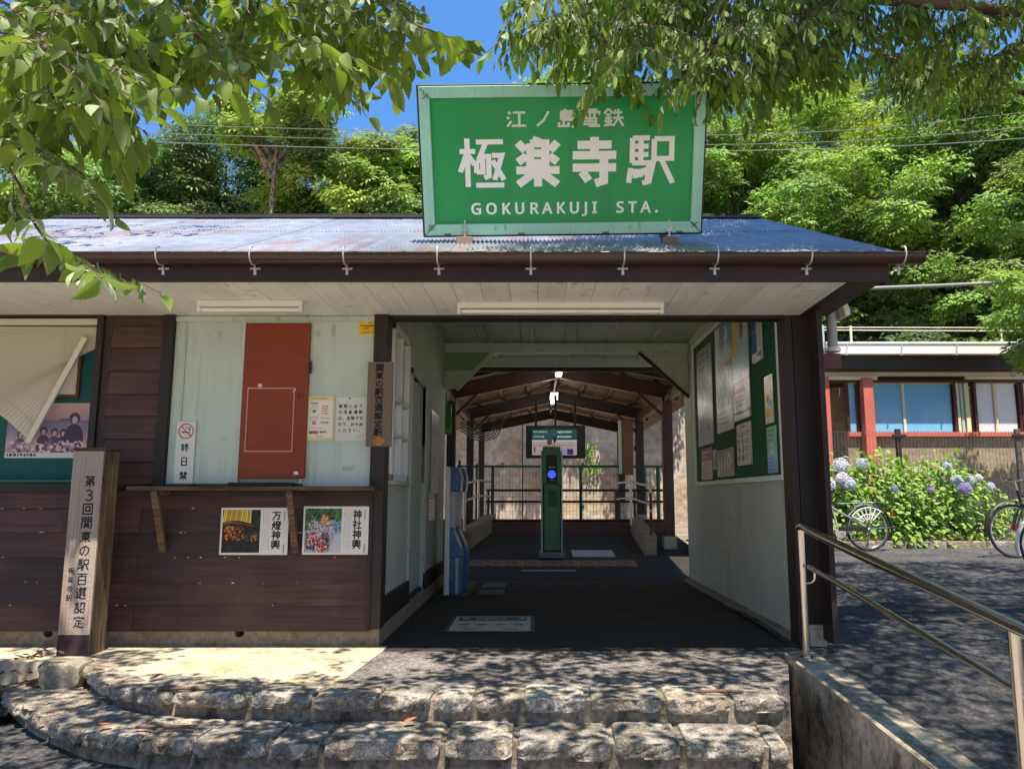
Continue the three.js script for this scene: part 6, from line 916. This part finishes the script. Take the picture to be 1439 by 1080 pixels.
// ---------------------------------------------------------------- trees on the slope behind the station
const farSpray = [spray(11, 0.24, 0.1, 0.3, 0.5), spray(9, 0.28, 0.085, 0.26, 0.8), spray(12, 0.19, 0.1, 0.28, 0.6)];
const farMat = [leafMat(0.25, 0.43, 0.05, 0.44), leafMat(0.18, 0.33, 0.05, 0.42), leafMat(0.1, 0.18, 0.04, 0.36), leafMat(0.31, 0.48, 0.05, 0.47), leafMat(0.15, 0.27, 0.075, 0.38)];
function tree(label, x, y, z, h, R, kind, o = {}) {
  const t = thing(o.name || 'broadleaf_tree', label, o.cat || 'tree', [x, y, z], o.group), lean = rr(-0.4, 0.4), top = h - R * 0.5, limbs = [], bk = o.pale ? mat.paleBark : mat.bark;
  const trunkPts = [[0, -0.4, 0], [lean * 0.3, h * 0.3, rr(-0.2, 0.2)], [lean * 0.7, h * 0.6, rr(-0.2, 0.2)], [lean, top, 0]];
  mesh('trunk', branch(trunkPts, o.tr || 0.03 * h + 0.04, 0.04, 9), bk, t);
  const puffs = [], np = o.puffs || 26;
  for (let i = 0; i < np; i++) { const d = randDir(); d.y = d.y * 0.85 + 0.1; const k = Math.cbrt(rr(0.2, 1)); puffs.push([V(lean + d.x * R * k, h - R * (o.low || 1.25) + d.y * R * k * (o.tall || 1.25), d.z * R * k), rr(0.34, 0.56) * R * (o.ps || 0.75)]); }
  for (let i = 0; i < Math.min(9, np); i++) { const p = puffs[i][0], b = V(lean * 0.5, Math.max(h * 0.25, p.y - R * rr(0.6, 1.1)), 0); limbs.push(branch([b, b.clone().lerp(p, 0.5).add(V(0, 0.15, 0)), p], 0.018 * h * 0.5 + 0.02, 0.012, 6)); }
  mesh('limb', limbs, bk, t);
  const ms = [], tone = [], per = o.per || 70;
  for (const [c, r] of puffs) { const pq = rr(0.5, 1.2), pw = rr(0.85, 1.2); for (let i = 0; i < per; i++) { tone.push([pq, pw]); const d = randDir(); if (d.y < -0.25 && rnd() < 0.7) d.y = -d.y; const k = Math.pow(rnd(), 0.3), p = c.clone().add(V(d.x * r * k * 1.25, d.y * r * k * 0.62, d.z * r * k * 1.25)); ms.push(frameFor(p, V(1, -0.35, 0).applyAxisAngle(upV, rnd() * 6.3), d.clone().multiplyScalar(0.6).add(V(0, 0.9, 0.15)), rr(0.7, 1.2) * (o.ls || 1))); } }
  instanced('crown', farSpray[kind % 3], farMat[kind], ms, t, (i) => { const q = rr(0.75, 1.25) * tone[i][0]; return new THREE.Color(q * rr(0.85, 1.15) * tone[i][1], q, q * rr(0.7, 1.2)); });
  return t;
}
const hy0 = (x, z) => (x > 7 ? 3.1 : 5.0) + (-20.3 - z) * 0.34 + 1;
const G1 = 'trees massed on the slope behind the station';
const rowA = [   // x, z, height, radius, kind, label
  [-20.5, -25, 8.6, 3.2, 3, 'yellow-green rounded tree at the outer end of the treeline, behind the cherry leaves'], [-16.2, -23.5, 8.0, 3.0, 1, 'mid-green bushy tree behind the roof below the drooping cherry twig'], [-13.0, -25, 9.2, 2.9, 4, 'light green tree with dark gaps beside the pale trunked tree'], [-7.4, -23.5, 8.2, 2.8, 3, 'bright yellow-green tree between the pale trunk and the green sign'], [-4.2, -25.5, 8.9, 2.6, 0, 'fresh green tree whose side shows just beside the edge of the green sign'],
  [0.6, -26, 11.2, 2.7, 3, 'pale green tree rising above the top edge of the sign'], [4.6, -25, 9.4, 2.6, 4, 'dark green tree close behind the other edge of the sign'], [8.3, -24, 10.0, 3.0, 0, 'tree with layered yellow-green sprays above the roof end'], [12.4, -25, 12.8, 3.4, 3, 'tall tree with bright layered yellow-green crown under the power lines'], [16.8, -23.5, 11.6, 3.3, 0, 'wide yellow-green tree above the waiting room'], [21.5, -25, 12.5, 3.4, 1, 'mid-green tree at the outer edge beyond the waiting room'],
];
rowA.forEach(([x, z, h, R, k, l]) => { const r = x > 6; tree(l, x, hy0(x, z) - 1, z, h + (r ? 2.0 : x < -3 ? 0.9 : 1.2), R * (r ? 1.25 : 1.2), k, { puffs: r ? 110 : 78, per: 54, low: r ? 1.7 : 1.05, tall: r ? 1.75 : 1.15, ps: 0.5, tr: 0.12 }); });
const rowB = [[-22, -33, 9, 3.6, 1, 'deep green tree high on the slope at the outer end of the treeline'], [-10, -33, 6.4, 3.0, 2, 'dark tree higher on the slope behind the pale trunked tree'], [6.5, -33, 12, 3.6, 1, 'mid-green tree higher on the slope beside the sign'], [13.5, -34, 14.5, 3.8, 1, 'tall dark green tree at the skyline beneath the thick bough'], [20, -33, 15, 4.2, 2, 'very tall dark tree at the skyline in the corner beneath the bough'], [26, -33, 15, 4.2, 1, 'tall tree at the skyline beyond the outer edge of the waiting room']];
rowB.forEach(([x, z, h, R, k, l]) => tree(l, x, hy0(x, z) - 1.2, z, h + (x > 0 ? 2.0 : 1.2), R * 1.2, k, { puffs: 80, per: 50, low: 1.15, tall: 1.25, ps: 0.5 }));
tree('tree with a straight pale grey trunk rising behind the roof ridge under the cherry leaves', -9.75, hy0(-9.9, -20.7) - 1, -20.7, 11.4, 1.9, 0, { pale: true, tr: 0.17, puffs: 22, per: 55, low: 0.9, tall: 0.9 });
tree('dead pale tree with bare white branches showing above the bright crowns', 15.4, hy0(15.4, -29) - 1, -29, 14.6, 1.6, 3, { pale: true, tr: 0.22, puffs: 9, per: 10 });
tree('small bright green tree leaning in at the outer edge above the waiting room gutter', 9.75, 0.1, -8.3, 5.7, 1.5, 0, { puffs: 36, per: 70, low: 1.0, tall: 0.9, ps: 0.5, ls: 0.5, tr: 0.07 });
// shrubs along the top and foot of the retaining wall
const GS = 'shrubs along the retaining wall';
[[-4.9, 5.3, -19.5, 2.6, 1.35, 1], [-2.2, 5.3, -19.4, 2.5, 1.4, 0], [0.6, 5.3, -19.4, 2.6, 1.4, 1], [3.4, 5.3, -19.5, 2.6, 1.4, 2]].forEach(([x, y, z, h, R, k], i) => tree(['shrub overhanging the retaining wall at the cable side of the platform shelter', 'light green shrub overhanging the retaining wall before the shelter ridge', 'mid-green shrub overhanging the retaining wall just above the hanging screen', 'dark shrub overhanging the retaining wall at the timetable case side'][i], x, y, z, h, R, k, { name: 'overhanging_shrub', cat: 'shrub', group: GS, puffs: 40, per: 70, low: 0.95, tall: 0.85, tr: 0.06 }));
[[9.4, 3.4, -19.8, 3.2, 2.0, 2], [12.6, 3.3, -20.2, 3.4, 2.2, 2], [16, 3.4, -19.8, 3.2, 2.2, 1], [19.5, 3.4, -20, 3.4, 2.3, 2]].forEach(([x, y, z, h, R, k], i) => tree(['pale leaved shrub in the dark undergrowth just past the roof corner', 'dark shrub in the undergrowth under the grey cable', 'mid-green shrub in the undergrowth above the two-wire roof rail', 'dark shrub in the undergrowth by the outer edge'][i], x, y, z, h, R, k, { name: 'undergrowth_shrub', cat: 'shrub', group: 'shrubs in the undergrowth above the waiting room', puffs: 22, per: 55, low: 1.0, tall: 0.9, tr: 0.06 }));
{
  const hill = (x, z) => (x > 7 ? 3.1 : 5.0) + (-20.3 - z) * 0.78 + 2 * fbm(x * 0.02 + 3, z * 0.02 + 5, 4096, 3, 4);
  const cover = (n, x0, x1, dz, geo, m, lab, q0) => { const ms = []; for (let i = 0; i < n; i++) { const x = rr(x0, x1), z = -20.6 - Math.pow(rnd(), 0.9) * dz, k = fbm(x * 0.13 + 9, z * 0.13 + 9, 4096, 3, 3); ms.push(frameFor(V(x, hill(x, z) + rr(-0.2, 1) * 3.2 * Math.max(0, k - 0.25), z), V(1, -0.3, 0).applyAxisAngle(upV, rnd() * 6.3), V(rr(-0.6, 0.6), 1, rr(0, 1)), rr(0.8, 1.5))); }
    tag(instanced('undergrowth', geo, m, ms, scene, () => { const q = rr(q0, 1.3); return new THREE.Color(q * rr(0.85, 1.2), q, q); }), lab, 'undergrowth').name = numbered('undergrowth'); };
  cover(8000, 6.5, 30, 13, farSpray[1], farMat[2], 'dark undergrowth covering the slope under the trees above the waiting room', 0.6);  // these covers are toned dark: shaded depth behind the crowns, put into leaf colour
  cover(15000, -32, 7, 13, farSpray[0], farMat[1], 'mid-green undergrowth covering the steep slope behind the station roof', 0.45);
  cover(9000, 5, 34, 13, farSpray[2], farMat[2], 'deep green undergrowth high on the slope behind the tall trees beyond the sign', 0.5);
}
// small weeds growing in joints of the retaining wall
[[1.75, 2.6], [1.95, 2.1]].forEach(([x, y], i) => { const w = thing('wall_weed', ['upper weed tuft growing from the retaining wall beside the hanging screen', 'lower weed tuft growing from the retaining wall beside the hanging screen'][i], 'weed', [x, y, -19.95], 'weeds on the retaining wall'); const ms = []; for (let k = 0; k < 26; k++) ms.push(frameFor(V(rr(-0.25, 0.25), rr(-0.25, 0.2), rr(0, 0.14)), V(rr(-1, 1), -0.8, 0.8), V(0, 0.6, 1), rr(0.25, 0.5))); instanced('foliage', farSpray[2], farMat[1], ms, w); });
// ---------------------------------------------------------------- hydrangeas
{
  const hg = [leafGeo(0.15, 0.1, 4, 0.3, 0.35), leafGeo(0.13, 0.085, 4, 0.2, 0.2)], hm = [leafMat(0.25, 0.44, 0.03, 0.45), leafMat(0.17, 0.33, 0.03, 0.42)];
  const petal = (() => { const gs = []; for (let i = 0; i < 4; i++) gs.push(leafGeo(0.022, 0.02, 2, -0.2, -0.2).rotateX(-0.25).rotateY(i * Math.PI / 2)); return merge(gs); })();
  const head = (() => { const gs = []; for (let i = 0; i < 150; i++) { const y = 1 - (i / 149) * 1.6, r = Math.sqrt(Math.max(0, 1 - y * y)), a = i * 2.39996, d = V(r * Math.cos(a), y, r * Math.sin(a)); gs.push(petal.clone().applyMatrix4(frameFor(d.clone().multiplyScalar(rr(0.066, 0.088)), randDir().cross(d).normalize(), d.clone().add(randDir().multiplyScalar(0.45)), rr(0.75, 1.15)))); } const g = merge(gs); g.computeVertexNormals(); return g; })();
  const hc = [[0.58, 0.6, 0.76], [0.68, 0.68, 0.76], [0.36, 0.31, 0.58], [0.56, 0.62, 0.7]].map((c) => new THREE.MeshPhysicalMaterial({ color: new THREE.Color().setRGB(...c), roughness: 0.95, transmission: 0.3, thickness: 0, side: THREE.DoubleSide }));
  const spots = [['hydrangea bush with large pale blue flower heads beside the dark corner post', 4.75, -6.95, 0.8, 1.38, 2600], ['bright green hydrangea bush, nearly without flowers, between the salmon post and the flowered bush', 5.75, -6.9, 0.9, 1.4, 3200], ['hydrangea bush with small violet and blue flower heads nearest the black bicycle', 6.75, -6.9, 0.85, 1.34, 2600], ['low hydrangea bush behind the front wheel of the black bicycle', 7.9, -7.0, 0.7, 0.7, 600], ['hydrangea bush mostly hidden by the dark corner post', 3.6, -6.95, 0.8, 1.2, 600]];
  const flowers = [[[4.98, 1.6, 0.3, 0, 1.25], [4.87, 1.38, 0.62, 1, 1.05], [4.95, 1.3, 0.66, 0, 1.05], [4.62, 1.28, 0.66, 0, 1.15], [4.95, 1.58, 0.36, 1, 1.0], [5.38, 1.62, 0.2, 0, 1.05]], [[5.62, 1.22, 0.72, 2, 0.55], [6.2, 1.2, 0.72, 2, 0.55]], [[6.72, 1.58, 0.25, 0, 0.75], [6.72, 1.36, 0.5, 0, 0.85], [6.98, 1.36, 0.4, 3, 0.8], [6.74, 1.22, 0.68, 2, 1.0], [7.18, 1.4, 0.3, 1, 0.7], [7.28, 1.26, 0.45, 0, 0.7]], [], []];
  spots.forEach(([label, x, z, R, H, n], si) => {
    const t = thing('hydrangea_bush', label, 'bush', [x, 0.34, z], 'hydrangea bushes of the planting bed'), stems = [], ms = [[], []];
    for (let i = 0; i < 16; i++) { const a = rnd() * 6.3, q = rr(0.2, 0.8) * R; stems.push(tube([[Math.cos(a) * 0.1, 0, Math.sin(a) * 0.06], [Math.cos(a) * q * 0.6, H * 0.5, Math.sin(a) * q * 0.5], [Math.cos(a) * q, H * rr(0.7, 0.95), Math.sin(a) * q * 0.8]], 0.008, 5)); }
    mesh('stem', stems, mat.twig, t);
    for (let i = 0; i < n; i++) { const a = rnd() * 6.283, el = Math.asin(rr(-0.1, 1)), k = Math.pow(rnd(), 0.33), bump = 0.82 + 0.36 * fbm(Math.cos(a) * 0.7 + x + 5, el * 0.8 + 9, 4096, 3, 3), d = V(Math.cos(a) * Math.cos(el), Math.sin(el), Math.sin(a) * Math.cos(el)), p = V(d.x * R * k * bump * 1.08, Math.max(0.05, d.y * H * k * bump * 1.08 + rr(-0.03, 0.06)), d.z * R * 0.85 * k * bump); ms[i % 2].push(frameFor(p, V(d.x, 0, d.z).add(V(rr(-0.7, 0.7), rr(-0.6, 0.35), rr(-0.7, 0.7))), upV.clone().add(d.clone().multiplyScalar(0.5)).add(randDir().multiplyScalar(0.35)), rr(0.45, 0.95))); }
    ms.forEach((q, k) => instanced('foliage', hg[k], hm[k], q, t, () => { const s = rr(0.75, 1.25); return new THREE.Color(s * rr(0.85, 1.25), s, s); }));
    for (const [fx, fy, fz, c, s] of flowers[si]) { const o = mesh('flower_head', head, hc[c], t); o.position.set(fx - x, fy - 0.34, fz); o.scale.setScalar(s * 1.15); o.rotation.set(rr(-0.3, 0.3), rnd() * 6, rr(-0.3, 0.3)); }
  });
  // low grass along the kerb
  const gb = leafGeo(0.2, 0.012, 3, 0.2, 0.6, 1), gm = []; for (let i = 0; i < 2200; i++) gm.push(frameFor(V(rr(2.8, 9), 0.36, -6.4 + rr(-0.15, 0.16)), V(rr(-0.7, 0.7), 1, rr(-0.3, 0.9)), V(rr(-1, 1), 0.2, rr(-1, 1)), rr(0.5, 1.2)));
  const gr = instanced('grass', gb, leafMat(0.16, 0.2, 0.05, 0.3), gm, scene, () => { const s = rr(0.6, 1.3); return new THREE.Color(s * rr(0.9, 1.5), s, s * 0.8); }); tag(gr, 'dry and green grass blades along the kerb below the hydrangeas', 'grass');
}
// ---------------------------------------------------------------- fallen leaves on the steps and in the soil bed
{
  const g = leafGeo(0.075, 0.036, 4, 0.3, -0.3), ms = []; for (let i = 0; i < 70; i++) { const x = rr(-4.6, -3.25), z = rr(0.05, 1.0); ms.push(frameFor(V(x, -0.02 - 0.16 * sstep(0.45, 1.15, z + 0.25 * Math.sin(x * 3)) + 0.05, z), V(rr(-1, 1), rr(-0.1, 0.3), rr(-1, 1)), upV.clone().add(randDir().multiplyScalar(0.4)), rr(0.7, 1.3))); }
  const o = instanced('dead_leaves', g, M(0.1, 0.05, 0.03, 0.8, { side: THREE.DoubleSide }), ms, scene, () => { const s = rr(0.4, 1.3); return new THREE.Color(s, s * rr(0.6, 1.1), s * 0.8); }); tag(o, 'brown fallen leaves lying in the corner soil bed by the wooden post', 'leaves');
  const c = [M(0.45, 0.13, 0.05, 0.7, { side: THREE.DoubleSide }), M(0.12, 0.035, 0.025, 0.8, { side: THREE.DoubleSide })];
  [[-2.73, 0.004, 0.84, 0, 'orange fallen leaf on the apron beside the wooden post'], [-2.3, 0.01, 1.17, 1, 'dark red fallen leaf at the curved corner of the top step'], [-2.25, -0.11, 1.62, 0, 'reddish fallen leaf on the curve of the lower step'], [-0.72, -0.11, 1.6, 0, 'orange fallen leaf in the middle of the lower step']].forEach(([x, y, z, k, l]) => { const m = mesh('fallen_leaf', leafGeo(0.09, 0.045, 5, 0.35, -0.25), c[k]); m.position.set(x, y + 0.012, z); m.rotation.y = rnd() * 6; tag(m, l, 'leaf', 'fallen leaves on the steps'); });
  [[-2.0, 0.005, 1.36, 0.3, 'dark twig lying along the edge of the top step near its curved corner'], [1.05, 0.006, 1.42, 0.24, 'dark twig on the top step beside the parapet'], [-1.95, -0.11, 1.68, 0.3, 'dark twig lying on the lower step below the wooden post']].forEach(([x, y, z, l, s]) => { const m = mesh('twig', tube([[-l / 2, 0.012, 0], [0, 0.02, 0.012], [l / 2, 0.012, -0.006]], 0.009, 6), mat.twig); m.position.set(x, y, z); tag(m, s, 'twig'); });
}
scene.traverse((o) => { if (o.isMesh) o.castShadow = o.receiveShadow = true; });
renderer.render(scene, camera);
